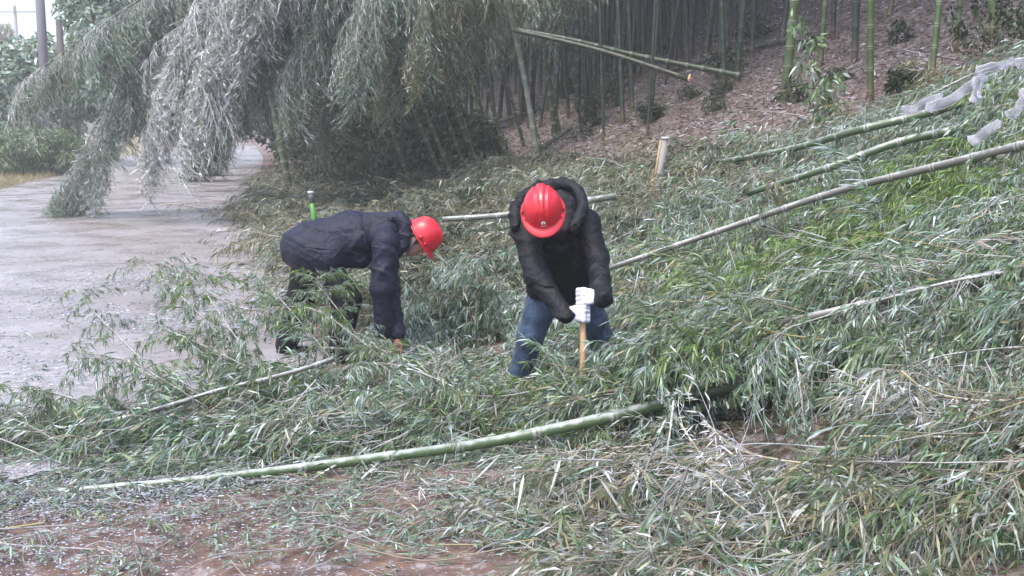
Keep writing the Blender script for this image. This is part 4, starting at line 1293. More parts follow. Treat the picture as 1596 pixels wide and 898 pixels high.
tree('roadside_tree', xy(15, 44), 4.4, 2.2, 'icy', 'rounded hazy tree at the far left edge', 1001, 6000)
tree('roadside_tree', xy(75, 50), 5.4, 2.6, 'icy', 'hazy tree directly behind the concrete pole', 1002, 7000)
tree('roadside_tree', xy(168, 46), 9.5, 2.0, 'icy', 'tall hazy tree with its top out of the picture behind the poles', 1003, 9000, nb=20)
tree('roadside_tree', xy(230, 50), 10, 3.0, 'hang', 'tall dark tree partly hidden by the icy bamboo strands', 1004, 9000, nb=20)
tree('roadside_tree', xy(-40, 42), 4.4, 2.2, 'icy', 'green tree cut off by the left picture edge', 1005, 6000)
tree('conifer_tree', xy(24, 115), 12.2, 1.7, 'hang', 'pale conifer tip fading in the haze above the left trees', 1006, 3500, L=.7, w=.3, nb=20)
for i_, (px_, D_, h_, r_, lab) in enumerate([(12, 36, 1.6, 1.1, 'low leafy bush on the verge at the left picture edge'), (60, 38, 1.7, 1.2, 'low leafy bush at the foot of the concrete pole'), (110, 38, 1.5, 1.1, 'low bush behind the drooping bamboo tip')]):
    tree('verge_bush', xy(px_, D_), h_, r_, 'green', lab, 1020 + i_, 5000, L=.16, w=.05, cat='bush', nb=8, trunk=.05, low=.15)
GT = 'trees closing in both sides of the far road'
k_ = 0
for t_, s_, h_ in [(96, -9, 10), (108, -8.5, 9), (120, -8.5, 9), (132, -9, 9), (145, -8.5, 9), (158, -9, 9), (46, 2.5, 7), (54, 2.6, 8), (62, 2.8, 8), (72, 3.2, 8), (84, 3.6, 9)]:
    side = 'left' if s_ < 0 else 'right'
    tree('roadside_tree', ts_(s_, t_), h_, 2.8, 'dark', 'shadowy tree on the %s side of the road beyond the bamboo tunnel' % side, 1100 + k_, 4000, group=GT + ' ' + side, nb=14, low=.06, L=.38, w=.18)
    k_ += 1
for i_, (px_, D_, lab) in enumerate([(392, 120, 'frosted white tree left in the bright end of the tunnel'), (432, 128, 'frosted white tree right in the bright end of the tunnel'), (462, 118, 'frosted tree half hidden at the right tunnel wall')]):
    tree('frosted_tree', xy(px_, D_), 7, 3.4, 'hangice', lab, 1200 + i_, 6000, L=.5, w=.22, low=.02)

# dark broad leaved shrubs under the drooping bamboo
for i_, (px_, py_, D_, h_, r_, lab) in enumerate([(560, 240, 25, 2.6, 1.3, 'dark shrub at the left end of the thicket'), (610, 240, 24, 3.0, 1.3, 'largest dark shrub in the thicket'), (655, 235, 23, 2.3, 1.2, 'dark shrub in the middle of the thicket'),
                                                  (705, 220, 23, 1.7, .8, 'dark shrub behind the leaning culms'), (510, 235, 27, 2.7, 1.4, 'dark shrub beside the road tunnel'), (745, 190, 23, 1.0, .7, 'small dark shrub on the bank above the curved culm')]):
    x = (px_ - W / 2) / F * D_
    tree('shrub', (x, D_, gz(x, D_)), h_, r_, 'dark', lab, 1300 + i_, 4200, L=.13, w=.045, cat='shrub', nb=14, trunk=.03, low=.1, group='dark shrubs under the drooping bamboo')
for i_, (px_, py_, h_, r_, lab) in enumerate([(920, 200, .7, .35, 'small green shrub among the left grove stems'), (1015, 190, .35, .3, 'low tuft of leaves at a culm foot in the grove'), (1130, 122, .5, .6, 'dark shrub at the end of the crosswise culms'),
                                              (1180, 65, .5, .6, 'dark shrub high among the grove stems'), (980, 120, .5, .5, 'dark shrub under the crosswise culms'), (1558, 85, .7, .7, 'dark leafy shrub around the thick corner culm'),
                                              (1415, 150, .35, .25, 'sparse shrub below the curved green culm'), (955, 170, .9, .35, 'spindly green shrub behind the digging man'), (885, 150, .5, .4, 'dark shrub behind the thin leaning culm')]):
    p = hit(px_, py_)
    tree('shrub', p, h_ * .85, r_ * .9, 'dark', lab, 1320 + i_, 900, L=.085, w=.03, cat='shrub', nb=7, trunk=.012, low=.15, group='shrubs on the grove floor')
k_ = 0
while k_ < 14:
    s_ = random.uniform(4.5, 14); t_ = random.uniform(12, 24)
    p = Uv * t_ + Vv * s_
    if p[0] + p[1] < 16.2: continue
    tree('shrub', (p[0], p[1], gz(p[0], p[1])), random.uniform(.15, .35), random.uniform(.12, .25), 'dark', 'low dark seedling tuft among the brown litter of the grove floor', 1360 + k_, 260, L=.08, w=.028, cat='shrub', nb=5, trunk=.006, low=.15, group='seedling tufts on the grove floor')
    k_ += 1
# sapling
p = hit(1300, 215)
sp = empty('sapling', p, 'slender broad leaved sapling standing alone before the grove', 'sapling')
pts = [p, V(1290, 150, p[1]), V(1262, 90, p[1]), V(1245, 25, p[1])]
v, f, c = culm_geo(pts, .014, .004, .5, 6, base=(.10, .09, .05), ring=(.1, .09, .05), seed=2)
mesh_obj('stem', v, f, M_WOOD, c, sp, p, True)
bl = [[*V(1285, 180, p[1]), .16], [*V(1275, 145, p[1]), .17], [*V(1295, 125, p[1] - .1), .14], [*V(1255, 105, p[1]), .14], [*V(1240, 35, p[1]), .12], [*V(1268, 65, p[1]), .10], [*V(1300, 165, p[1]), .13]]
v, f, c = leaf_cloud(bl, 420, .11, .036, 'green', 1400, droop=.6)
mesh_obj('leaves', v, f, M_LEAF, c, sp, p)

# ------------------------------------------------------------------ far wood behind the grove
def far_wood():
    r = np.random.default_rng(1500)
    n = 60000
    s = r.uniform(5, 40, n); t = r.uniform(44, 75, n)
    p = Uv * t[:, None] + Vv * s[:, None]
    z = ground(p[:, 0], p[:, 1]) + r.random(n) ** .8 * 11
    d = r.normal(size=(n, 3)); d[:, 2] -= .8
    v, f, k = leaves(np.stack([p[:, 0], p[:, 1], z], -1), d, r.uniform(.5, 1.3, n), r.uniform(.12, .3, n), r.uniform(0, .4, n), True, r)
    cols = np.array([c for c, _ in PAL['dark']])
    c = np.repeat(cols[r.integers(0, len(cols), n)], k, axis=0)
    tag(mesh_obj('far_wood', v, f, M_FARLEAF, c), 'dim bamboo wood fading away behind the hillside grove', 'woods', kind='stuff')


far_wood()

# ------------------------------------------------------------------ utility poles and cables
def m_plain(name, colr, rough=.7):
    m, t, b = new_mat(name)
    tc = t.nodes.new('ShaderNodeTexCoord'); n = t.nodes.new('ShaderNodeTexNoise'); n.inputs['Scale'].default_value = 3; n.inputs['Detail'].default_value = 8
    t.links.new(tc.outputs['Object'], n.inputs['Vector'])
    r = t.nodes.new('ShaderNodeValToRGB')
    r.color_ramp.elements[0].color = (*[k * .75 for k in colr], 1); r.color_ramp.elements[1].color = (*[min(1, k * 1.2) for k in colr], 1)
    t.links.new(n.outputs[0], r.inputs[0]); t.links.new(r.outputs[0], b.inputs['Base Color']); b.inputs['Roughness'].default_value = rough
    return m


M_CONC = m_plain('pole_concrete', (.20, .19, .23)); M_DARKWOOD = m_plain('dark_pole', (.07, .06, .06)); M_STEEL = m_plain('dull_steel', (.2, .2, .22), .5)


def box_geo(c, sx, sy, sz):
    o = np.array([[a, b, d] for a in (-.5, .5) for b in (-.5, .5) for d in (-.5, .5)]) * [sx, sy, sz] + np.array(c)
    f = np.array([[0, 1, 3], [0, 3, 2], [4, 6, 7], [4, 7, 5], [0, 4, 5], [0, 5, 1], [2, 3, 7], [2, 7, 6], [0, 2, 6], [0, 6, 4], [1, 5, 7], [1, 7, 3]])
    return o, f


def upole(px, D, h, r0, mat, label, arm=1.6):
    b = np.array(xy(px, D))
    e = empty('utility_pole', b, label, 'utility pole')
    v, f = tube([b - [0, 0, .3], b + [0, 0, h]], [r0, r0 * .72], 16); mesh_obj('pole', v, f, mat, None, e, b, True)
    if arm:
        v, f = box_geo(b + [0, -.12, h - .5], arm, .08, .08); mesh_obj('crossarm', v, f, M_STEEL, None, e, b)
        for dx in (-.45, 0, .45):
            v, f = tube([b + [dx * arm, -.12, h - .46], b + [dx * arm, -.12, h - .40], b + [dx * arm, -.12, h - .34], b + [dx * arm, -.12, h - .27]], [.03, .055, .04, .02], 8)
            mesh_obj('insulator', v, f, M_STEEL, None, e, b, True)
    return b + [0, -.12, h - .27]


topA = upole(82, 40, 11.0, .185, M_CONC, 'pale concrete utility pole rising left of the drooping bamboo')
topB = upole(109, 44, 5.8, .17, M_DARKWOOD, 'shorter dark utility pole just right of the concrete pole', arm=0)
topC = upole(43, 95, 11.3, .17, M_STEEL, 'distant small utility pole with a crossarm in the haze', arm=4.4)
for k, dx in enumerate((-1.98, 0, 1.98)):
    a = topC + [dx, 0, .02]; b = topA + [dx * .36, 0, .02]
    m_ = (a + b) / 2 - [0, 0, .9]
    v, f = tube(spline([a, m_, b], 24), .016, 5)
    tag(mesh_obj('overhead_cable', v, f, M_STEEL, None, None, b, True), ('left', 'middle', 'right')[k] + ' overhead cable of three running to the distant pole', 'cable', 'cables between the utility poles')

# ------------------------------------------------------------------ people
def seg(P, a, b, r1, r2):
    a = np.asarray(a, float); ab = np.asarray(b, float) - a
    L2 = (ab ** 2).sum() + 1e-9
    t = np.clip(((P - a) @ ab) / L2, 0, 1)
    return np.linalg.norm(P - a - t[..., None] * ab, axis=-1) - (r1 + (r2 - r1) * t)


def ell(P, c, ax, r):
    """ellipsoid, ax 3x3 rows = axes"""
    q = (P - c) @ np.asarray(ax).T / np.asarray(r)
    k = np.linalg.norm(q, axis=-1)
    return (k - 1) * min(r)


def smin(a, b, k):
    h = np.clip(.5 + .5 * (b - a) / k, 0, 1)
    return b + (a - b) * h - k * h * (1 - h)


def nets(fn, lo, hi, h):
    lo = np.array(lo) - 3 * h; hi = np.array(hi) + 3 * h
    n = np.ceil((hi - lo) / h).astype(int)
    ax = [lo[k] + h * np.arange(n[k]) for k in range(3)]
    P = np.stack(np.meshgrid(*ax, indexing='ij'), -1)
    Fv = np.empty(tuple(n))
    for i in range(0, n[0], 16):
        Fv[i:i + 16] = fn(P[i:i + 16])
    ins = Fv < 0
    nc = n - 1
    acc = np.zeros((*nc, 3)); cnt = np.zeros(tuple(nc))
    cor = [(a, b, c) for a in (0, 1) for b in (0, 1) for c in (0, 1)]
    for p_ in cor:
        for a in range(3):
            if p_[a]: continue
            q_ = list(p_); q_[a] = 1
            s0 = tuple(slice(p_[k], p_[k] + nc[k]) for k in range(3)); s1 = tuple(slice(q_[k], q_[k] + nc[k]) for k in range(3))
            f0, f1 = Fv[s0], Fv[s1]
            cr = (f0 < 0) != (f1 < 0)
            t = np.where(cr, f0 / np.where(cr, f0 - f1, 1), 0)
            off = np.zeros((*nc, 3)); off[...] = p_; off[..., a] += t
            acc += off * cr[..., None]; cnt += cr
    act = cnt > 0
    idx = -np.ones(tuple(nc), int); idx[act] = np.arange(act.sum())
    base = np.stack(np.nonzero(act), -1)
    verts = lo + h * (base + acc[act] / cnt[act][:, None])
    faces = []
    for a in range(3):
        b, c = (a + 1) % 3, (a + 2) % 3
        s0 = [slice(1, nc[k]) for k in range(3)]; s1 = [slice(1, nc[k]) for k in range(3)]
        s0[a] = slice(0, nc[a]); s1[a] = slice(1, nc[a] + 1)
        i0, i1 = ins[tuple(s0)], ins[tuple(s1)]
        for sgn, m in ((1, i0 & ~i1), (-1, ~i0 & i1)):
            w = np.stack(np.nonzero(m), -1)
            if len(w) == 0: continue
            for k in range(3):
                if k != a: w[:, k] += 1
            def cell(db, dc):
                u = w.copy(); u[:, b] -= db; u[:, c] -= dc
                return idx[u[:, 0], u[:, 1], u[:, 2]]
            qd = np.stack([cell(1, 1), cell(0, 1), cell(0, 0), cell(1, 0)], -1)
            if sgn < 0: qd = qd[:, ::-1]
            faces.append(qd)
    fc = np.concatenate(faces)
    return verts, fc[(fc >= 0).all(1)]


def folds(P, amp, k=1.0, seed=0.0):
    x, y, z = P[..., 0] * k, P[..., 1] * k, P[..., 2] * k
    s1 = np.sin(x * 5 + y * 4 - z * 3 + seed); s2 = np.sin(z * 6 - x * 4 + y * 3 + seed * 2.3); s3 = np.sin(x * 9 + z * 8 + seed * 1.7)
    r = lambda p: (1 - np.abs(np.sin(p))) ** 1.6
    f1 = r((x * .45 + y * .2 + z * 1.0) * 15 + 2.2 * s1 + seed) * (.5 + .5 * s2)
    f2 = r((x * 1.0 - y * .3 - z * .75) * 12 + 2.0 * s2 + seed) * (.5 - .5 * s3)
    f3 = r((x * .2 + y * .5 + z * 1.0) * 31 + 3.0 * s3) * (.5 + .5 * s1) * .4
    return amp * (1.2 * f1 + 1.1 * f2 + f3 + .25 * s1 * s3 - .45)


def cloth_mat(name, colr, rough=.75, weave=900, sheen=.1, denim=False):
    m, t, b = new_mat(name)
    tc = t.nodes.new('ShaderNodeTexCoord')
    n = t.nodes.new('ShaderNodeTexNoise'); n.inputs['Scale'].default_value = 14 if denim else 6; n.inputs['Detail'].default_value = 8
    t.links.new(tc.outputs['Object'], n.inputs['Vector'])
    r = t.nodes.new('ShaderNodeValToRGB'); r.color_ramp.elements[0].position = .35; r.color_ramp.elements[1].position = .7
    r.color_ramp.elements[0].color = (*[k * .7 for k in colr], 1); r.color_ramp.elements[1].color = (*[k * (1.9 if denim else 1.25) for k in colr], 1)
    t.links.new(n.outputs[0], r.inputs[0]); t.links.new(r.outputs[0], b.inputs['Base Color'])
    b.inputs['Roughness'].default_value = rough; b.inputs['Sheen Weight'].default_value = sheen
    n2 = t.nodes.new('ShaderNodeTexNoise'); n2.inputs['Scale'].default_value = 13; n2.inputs['Detail'].default_value = 7; n2.inputs['Distortion'].default_value = 1.6; b.inputs['Specular IOR Level'].default_value = .3
    t.links.new(tc.outputs['Object'], n2.inputs['Vector'])
    bp = t.nodes.new('ShaderNodeBump'); bp.inputs['Strength'].default_value = .5; bp.inputs['Distance'].default_value = .035
    t.links.new(n2.outputs[0], bp.inputs['Height']); t.links.new(bp.outputs[0], b.inputs['Normal'])
    return m


M_NAVY = cloth_mat('navy_shell', (.012, .014, .032), .6, sheen=.0)
M_BLACK = cloth_mat('black_wool', (.005, .006, .010), .6, sheen=.0)
M_TROUSER = cloth_mat('charcoal_trousers', (.008, .008, .012), .8, sheen=0)
M_DENIM = cloth_mat('blue_denim', (.028, .048, .085), .85, denim=True)
M_GLOVE = cloth_mat('white_knit', (.66, .65, .80), .9)
M_BOOT = cloth_mat('black_boot', (.012, .012, .012), .5)
M_HAIR = m_plain('grey_hair', (.07, .07, .075), .6)
m_hat, t_h, b_h = new_mat('red_plastic')
b_h.inputs['Base Color'].default_value = (.60, .010, .024, 1); b_h.inputs['Roughness'].default_value = .32
b_h.inputs['Coat Weight'].default_value = .3; b_h.inputs['Coat Roughness'].default_value = .1
tcn = t_h.nodes.new('ShaderNodeTexCoord'); nn = t_h.nodes.new('ShaderNodeTexNoise'); nn.inputs['Scale'].default_value = 35; nn.inputs['Detail'].default_value = 6
t_h.links.new(tcn.outputs['Object'], nn.inputs['Vector'])
mrn = t_h.nodes.new('ShaderNodeMapRange'); mrn.inputs['To Min'].default_value = .22; mrn.inputs['To Max'].default_value = .5
crh = t_h.nodes.new('ShaderNodeValToRGB'); crh.color_ramp.elements[0].position = .42; crh.color_ramp.elements[0].color = (.50, .012, .025, 1)
crh.color_ramp.elements[1].position = .56; crh.color_ramp.elements[1].color = (.58, .010, .026, 1)
t_h.links.new(nn.outputs[0], crh.inputs[0]); t_h.links.new(crh.outputs[0], b_h.inputs['Base Color'])
t_h.links.new(nn.outputs[0], mrn.inputs['Value']); t_h.links.new(mrn.outputs[0], b_h.inputs['Roughness'])
m_white, _, b_w = new_mat('white_print'); b_w.inputs['Base Color'].default_value = (.8, .8, .8, 1); b_w.inputs['Roughness'].default_value = .4
m_redink, _, b_w = new_mat('dark_print'); b_w.inputs['Base Color'].default_value = (.10, .01, .015, 1)
M_STRAP = m_plain('grey_strap', (.16, .18, .19), .8); M_TAPE = m_plain('pale_headband', (.5, .5, .62), .6)


def quads_to_tris(f):
    f = np.asarray(f)
    return np.concatenate([f[:, [0, 1, 2]], f[:, [0, 2, 3]]])


def head_sdf(P, c, f, l, u):
    ax = np.array([f, l, u])
    d = ell(P, c + u * .012 - f * .012, ax, (.093, .074, .105))
    d = smin(d, ell(P, c - u * .055 + f * .022, ax, (.066, .058, .062)), .03)       # jaw and cheeks
    d = smin(d, ell(P, c - u * .094 + f * .055, ax, (.022, .026, .018)), .02)       # chin
    d = smin(d, seg(P, c + f * .080 + u * .004, c + f * .103 - u * .030, .009, .014), .012)   # nose
    d = smin(d, seg(P, c + f * .075 + u * .020 - l * .03, c + f * .075 + u * .020 + l * .03, .012, .012), .012)  # brow
    for s in (-1, 1):
        d = np.maximum(d, -ell(P, c + f * .088 + u * .002 + l * .031 * s, ax, (.012, .015, .009)))
        d = smin(d, ell(P, c + f * .072 + u * .000 + l * .031 * s, ax, (.013, .014, .011)), .004)
        d = smin(d, ell(P, c - f * .005 - u * .012 + l * .076 * s, ax, (.018, .008, .031)), .006)   # ears
    d = smin(d, seg(P, c + f * .082 - u * .058 - l * .018, c + f * .082 - u * .058 + l * .018, .008, .008), .008)  # lips
    return d


def head_cols(v, c, f, l, u):
    col = np.tile(np.array([(.40, .22, .15)]), (len(v), 1))
    q = (v - c) @ np.array([f, l, u]).T
    lips = (q[:, 0] > .08) & (np.abs(q[:, 2] + .058) < .008) & (np.abs(q[:, 1]) < .024)
    col[lips] = (.33, .12, .10)
    for s in (-1, 1):
        e = ((q[:, 1] - .031 * s) / .013) ** 2 + ((q[:, 2] - .001) / .006) ** 2 < 1
        e &= q[:, 0] > .06
        col[e] = (.5, .48, .46)
        e = ((q[:, 1] - .031 * s) / .006) ** 2 + ((q[:, 2] - .001) / .006) ** 2 < 1
        e &= q[:, 0] > .06
        col[e] = (.02, .015, .01)
    return col


def hard_hat(parent, c, f, l, u, emblem=True, tri_only=True):
    """c = centre of the rim plane"""
    nt_, npz = 96, 30
    TH = np.linspace(0, 2 * np.pi, nt_, endpoint=False)

    def surf(th, ph, off=0.0):
        cx, sy = np.cos(th), np.sin(th)
        a = np.sin(ph) ** .86; z = np.cos(ph) ** .92 if np.ndim(ph) else max(np.cos(ph), 0) ** .92
        x = .137 * a * cx; y = .113 * a * sy; zz = .142 * z
        # ridges: broad raised centre band that widens to the back, and two side ribs
        wid = .014 + .018 * np.clip(.6 - x / .14, 0, 1.6) / 1.6
        band = np.exp(-(y / wid) ** 6) * sstep(zz, .055, .10) * .0065
        rib = np.exp(-((np.abs(y) - wid - .020) / .006) ** 2) * sstep(zz, .05, .09) * .0045
        groove = -np.exp(-((np.abs(y) - wid * 1.08) / .005) ** 2) * sstep(zz, .055, .085) * .005
        k = 1 + (band + rib + groove + off) / .13
        return np.stack([x * k, y * k, zz * k], -1)
    rows = []
    ph = np.linspace(0.02, np.pi / 2, npz)
    for p_ in ph:
        rows.append(surf(TH, np.full(nt_, p_)))
    vis = np.clip(np.cos(TH), 0, 1) ** 2.2
    for off, dz in ((.006, -.001), (.014, -.004), (.016, -.009), (.013, -.012)):
        r0 = surf(TH, np.full(nt_, np.pi / 2))
        dirv = unit(r0 * [1, 1, 0])
        ext = off + vis * .038 * off / .016
        rr = r0 + dirv * ext[:, None]; rr[:, 2] = dz - vis * .014 * off / .016
        rows.append(rr)
    for p_ in ph[::-1][::3]:
        rows.append(surf(TH, np.full(nt_, p_)) * .965)
    R = np.array(rows); nr = len(rows)
    M = np.array([f, l, u])
    v = R.reshape(-1, 3) @ M + c
    i, j = np.meshgrid(np.arange(nr - 1), np.arange(nt_), indexing='ij')
    q0 = i * nt_ + j; q1 = i * nt_ + (j + 1) % nt_
    fc = np.stack([q0, q0 + nt_, q1 + nt_, q1], -1).reshape(-1, 4)
    v = np.vstack([v, (surf(np.array([0.]), np.array([0.001]))[0]) @ M + c])
    top = len(v) - 1
    tris = quads_to_tris(fc)
    tris = np.vstack([tris, [[top, k, (k + 1) % nt_] for k in range(nt_)]])
    parts = [(v, tris, (1, 1, 1))]
    for s in (-1, 1):       # lamp / ear-muff sockets
        bv, bf = box_geo((0, 0, 0), .034, .010, .022)
        bv = bv + [.012, .119 * s, .016]; parts.append((bv @ M + c, bf, (1, 1, 1)))
        bv, bf = box_geo((0, 0, 0), .020, .008, .012)
        bv = bv + [.070, .104 * s, .014]; parts.append((bv @ M + c, bf, (1, 1, 1)))
    v, fc, _ = cat_parts(parts)
    hat = mesh_obj('hard_hat', v, fc, m_hat, None, parent, c, True)
    hat['_o'] = [float(k) for k in c]
    if emblem:
        def sp(y, z, off):     # a point on the front of the shell at side offset y, height z
            ph_ = math.acos(min(.999, (z / .142) ** (1 / .92)))
            th_ = math.asin(max(-1, min(1, y / (.113 * math.sin(ph_) ** .86))))
            return surf(np.array([th_]), np.array([ph_]), off)[0] @ M + c
        vv, ff = [sp(0, .040, .002)], []
        for k in range(24):
            a = 2 * math.pi * k / 24
            vv.append(sp(.0125 * math.cos(a), .040 + .0125 * math.sin(a), .002))
        ff = [[0, 1 + k, 1 + (k + 1) % 24] for k in range(24)]
        em = mesh_obj('emblem', vv, ff, m_white, None, hat, c)
        em['_o'] = [float(k) for k in c]
        fl = [(-.0035, .028), (.0045, .028), (.0035, .036), (.0005, .047), (-.002, .037)]
        vv = [sp(0, .034, .0035)] + [sp(a, b, .0035) for a, b in fl]
        mesh_obj('flame_mark', vv, [[0, 1 + k, 1 + (k + 1) % 5] for k in range(5)], m_redink, None, em, c)
        parts = []
        for k in range(5):
            x0 = -.017 + k * .0078
            cor = [(x0, .0165 + .001 * (k % 2)), (x0 + .0055, .0165), (x0 + .0055, .0215), (x0, .0215 + .001 * (k % 2))]
            parts.append((np.array([sp(a, b, .003) for a, b in cor]), np.array([[0, 1, 2], [0, 2, 3]]), (1, 1, 1)))
        v, fc, _ = cat_parts(parts)
        mesh_obj('lettering', v, fc, m_white, None, hat, c)
    return hat


def hand_prims(c, h, t, rh=.017, fr=.0095, mirror=1, glove=1.0):
    """fist round a rod: c on the rod's axis, h along the rod, t = direction the forearm points; mirror picks the palm side"""
    h = unit(h); t = unit(t - h * np.dot(t, h)); w = np.cross(h, t) * mirror
    R = rh + fr
    prims = []
    for i in range(4):
        o = c + h * (i - 1.5) * fr * 2.15
        sc_ = (1.0, 1.06, 1.0, .85)[i]
        ang = np.radians(np.array([10, 70, 140, 205 * sc_]))
        rads = [R + .010, R + .004, R, R]
        pts = [o + w * rr * math.cos(a) + t * rr * math.sin(a) for a, rr in zip(ang, rads)]
        wrist = c - t * .070 + w * (R + .012) + h * (i - 1.5) * fr * 1.3
        prims.append((wrist, pts[0], fr * 1.35, fr * 1.15))
        for a, b in zip(pts[:-1], pts[1:]):
            prims.append((a, b, fr * glove, fr * .92 * glove))
    o = c + h * (1.5) * fr * 1.9
    tp = [c - t * .055 + w * (R + .004) + h * .012, o - t * (R + .012) + w * .006, o - t * (R * .75) - w * (R * .7), o + t * .004 - w * (R + .003)]
    for a, b in zip(tp[:-1], tp[1:]):
        prims.append((a, b, fr * 1.25, fr * 1.05))
    prims.append((c - t * .065 + w * (R + .010), c - t * .105 + w * (R + .004), .027, .026))
    return prims, c - t * .105 + w * (R + .004)


def prims_sdf(prims, k=.006):
    def fn(P):
        d = None
        for (a, b, r1, r2) in prims:
            q = seg(P, a, b, r1, r2)
            d = q if d is None else smin(d, q, k)
        return d
    return fn


def bounds(prims, pad=.03):
    pts = np.array([p for a, b, r1, r2 in prims for p in (a, b)]); r = max(max(r1, r2) for _, _, r1, r2 in prims)
    return pts.min(0) - r - pad, pts.max(0) + r + pad


def build(name, parent, origin, prims, k, h, mat, extra=None, fold=0.0, fk=1.0, fseed=0., col=None, pad=.03):
    base = prims_sdf(prims, k)

    def fn(P):
        d = base(P)
        if extra is not None: d = extra(P, d)
        if fold: d = d - folds(P, fold, fk, fseed)
        return d
    lo, hi = bounds(prims, pad)
    v, f = nets(fn, lo, hi, h)
    c = None
    if col is not None: c = col(v)
    return mesh_obj(name, v, f, mat, c, parent, origin, True)


def boots(parent, origin, feet, mat):
    for a, d in feet:
        a = np.array(a); g = a.copy(); g[2] = gz(a[0], a[1])
        d = unit(np.array([d[0], d[1], 0.]))
        pr = [(a + [0, 0, .06], g + [0, 0, .06], .052, .050), (g + [0, 0, .045] - d * .03, g + d * .13 + [0, 0, .035], .045, .042), (g + d * .13 + [0, 0, .035], g + d * .19 + [0, 0, .030], .045, .034)]
        gg = g[2]
        build('boot', parent, origin, pr, .02, .009, mat, extra=lambda P, d_: np.maximum(d_, gg + .004 - P[..., 2]))


# ---- the bending man (left) ----
D1 = 7.95
ped = V(490, 400, D1); o1 = np.array([ped[0], ped[1], gz(ped[0], ped[1])])
man1 = empty('person', o1, 'man in navy hooded coat bending low with both arms down, face turned to the ground', 'person')
u1 = unit([.84, -.10, .54]); f1_ = unit(np.array([.54, -.16, -.83])); f1_ = unit(f1_ - u1 * np.dot(f1_, u1)); l1 = np.cross(u1, f1_)
hatc1 = V(658, 369, D1 - .05)
hc1 = hatc1 - u1 * .045
neck1 = V(618, 362, D1 - .02)
sh_n, sh_f = V(602, 378, D1 - .21), V(602, 372, D1 + .19)
el_n, el_f = V(597, 448, D1 - .25), V(606, 450, D1 + .15)
wr_n, wr_f = V(590, 520, D1 - .23), V(612, 518, D1 - .03)
hip_n, hip_f = V(498, 408, D1 - .09), V(482, 408, D1 + .10)
kn_n, kn_f = V(541, 468, D1 - .13), V(468, 470, D1 + .12)
an_n, an_f = V(529, 540, D1 - .12), V(446, 540, D1 + .12)
for q_ in (an_n, an_f): q_[2] = max(q_[2], gz(q_[0], q_[1]) + .09)
rod1 = V(594, 545, D1 - .22)
rodd = unit(np.array([1.0, .25, -.12]))
rod2 = rod1 + rodd * .11
hpA, wA = hand_prims(rod1, rodd, np.array([0, 0, -1.0]), rh=.012, mirror=-1)
hpB, wB = hand_prims(rod2, rodd, np.array([0, 0, -1.0]), rh=.012, mirror=-1)
body = [(ped, V(560, 372, D1), .13, .14), (V(560, 372, D1), V(604, 362, D1), .14, .11), (neck1, hc1 - u1 * .07, .055, .052), (sh_n, V(604, 368, D1), .05, .07), (sh_f, V(604, 368, D1), .05, .07),
        (sh_n, el_n, .048, .04), (el_n, wA, .038, .026), (sh_f, el_f, .048, .04), (el_f, wB, .038, .026),
        (hip_n, kn_n, .075, .052), (kn_n, an_n, .05, .036), (hip_f, kn_f, .075, .052), (kn_f, an_f, .05, .036), (ped, hip_n, .1, .08), (ped, hip_f, .1, .08)]


def body_with_hands(parent, origin, prims, hands, hc, f, l, u):
    base = prims_sdf(prims, .03)
    lo, hi = bounds(prims + [(hc, hc, .16, .16)])
    v1, q1 = nets(lambda P: smin(base(P), head_sdf(P, hc, f, l, u), .015), lo, hi, .010)
    # finer surface for the head
    out = [(v1, quads_to_tris(q1), head_cols(v1, hc, f, l, u))]
    v2, q2 = nets(lambda P: head_sdf(P, hc, f, l, u), hc - .16, hc + .16, .0042)
    out.append((v2, quads_to_tris(q2), head_cols(v2, hc, f, l, u)))
    for hp in hands:
        lo, hi = bounds(hp)
        v3, q3 = nets(prims_sdf(hp, .004), lo, hi, .0035)
        out.append((v3, quads_to_tris(q3), (.38, .20, .14)))
    v, f_, c = cat_parts(out)
    return mesh_obj('body', v, f_, M_SKIN, c, parent, origin, True)


body_with_hands(man1, o1, body, [hpA, hpB], hc1, f1_, l1, u1)
# grey hair under the hat
ax1 = np.array([f1_, l1, u1])
def hair_fn(P):
    d = ell(P, hc1 + u1 * .014 - f1_ * .016, ax1, (.097, .079, .108))
    q = (P - hc1) @ ax1.T
    return np.maximum(np.maximum(d, (q[..., 0] - .035 + .0 * q[..., 2])), -(q[..., 2] + .055 + q[..., 0] * .5))
v, q = nets(hair_fn, hc1 - .16, hc1 + .16, .006)
mesh_obj('hair', v, q, M_HAIR, None, man1, o1, True)
hard_hat(man1, hatc1, f1_, l1, u1, emblem=False)
# pale headband and chin strap of the hat
def band(pts, wdt, mat, name, parent):
    v, f = tube(spline(pts, 16), wdt, 6); mesh_obj(name, v, f, mat, None, parent, o1, True)
T1 = lambda a, b, d_: hc1 + f1_ * a + l1 * b + u1 * d_
for s in (1, -1):
    band([T1(-.005, .088 * s, .045), T1(.012, .086 * s, -.01), T1(.03, .072 * s, -.06), T1(.05, .045 * s, -.10), T1(.06, 0, -.117)], .007, M_STRAP, 'chin_strap', man1)
    band([T1(-.05, .080 * s, .035), T1(-.035, .086 * s, -.005), T1(.012, .080 * s, -.045)], .008, M_STRAP, 'side_strap', man1)
band([T1(-.085, .05, .02), T1(-.108, 0, .012), T1(-.085, -.05, .02)], .014, M_TAPE, 'headband', man1)
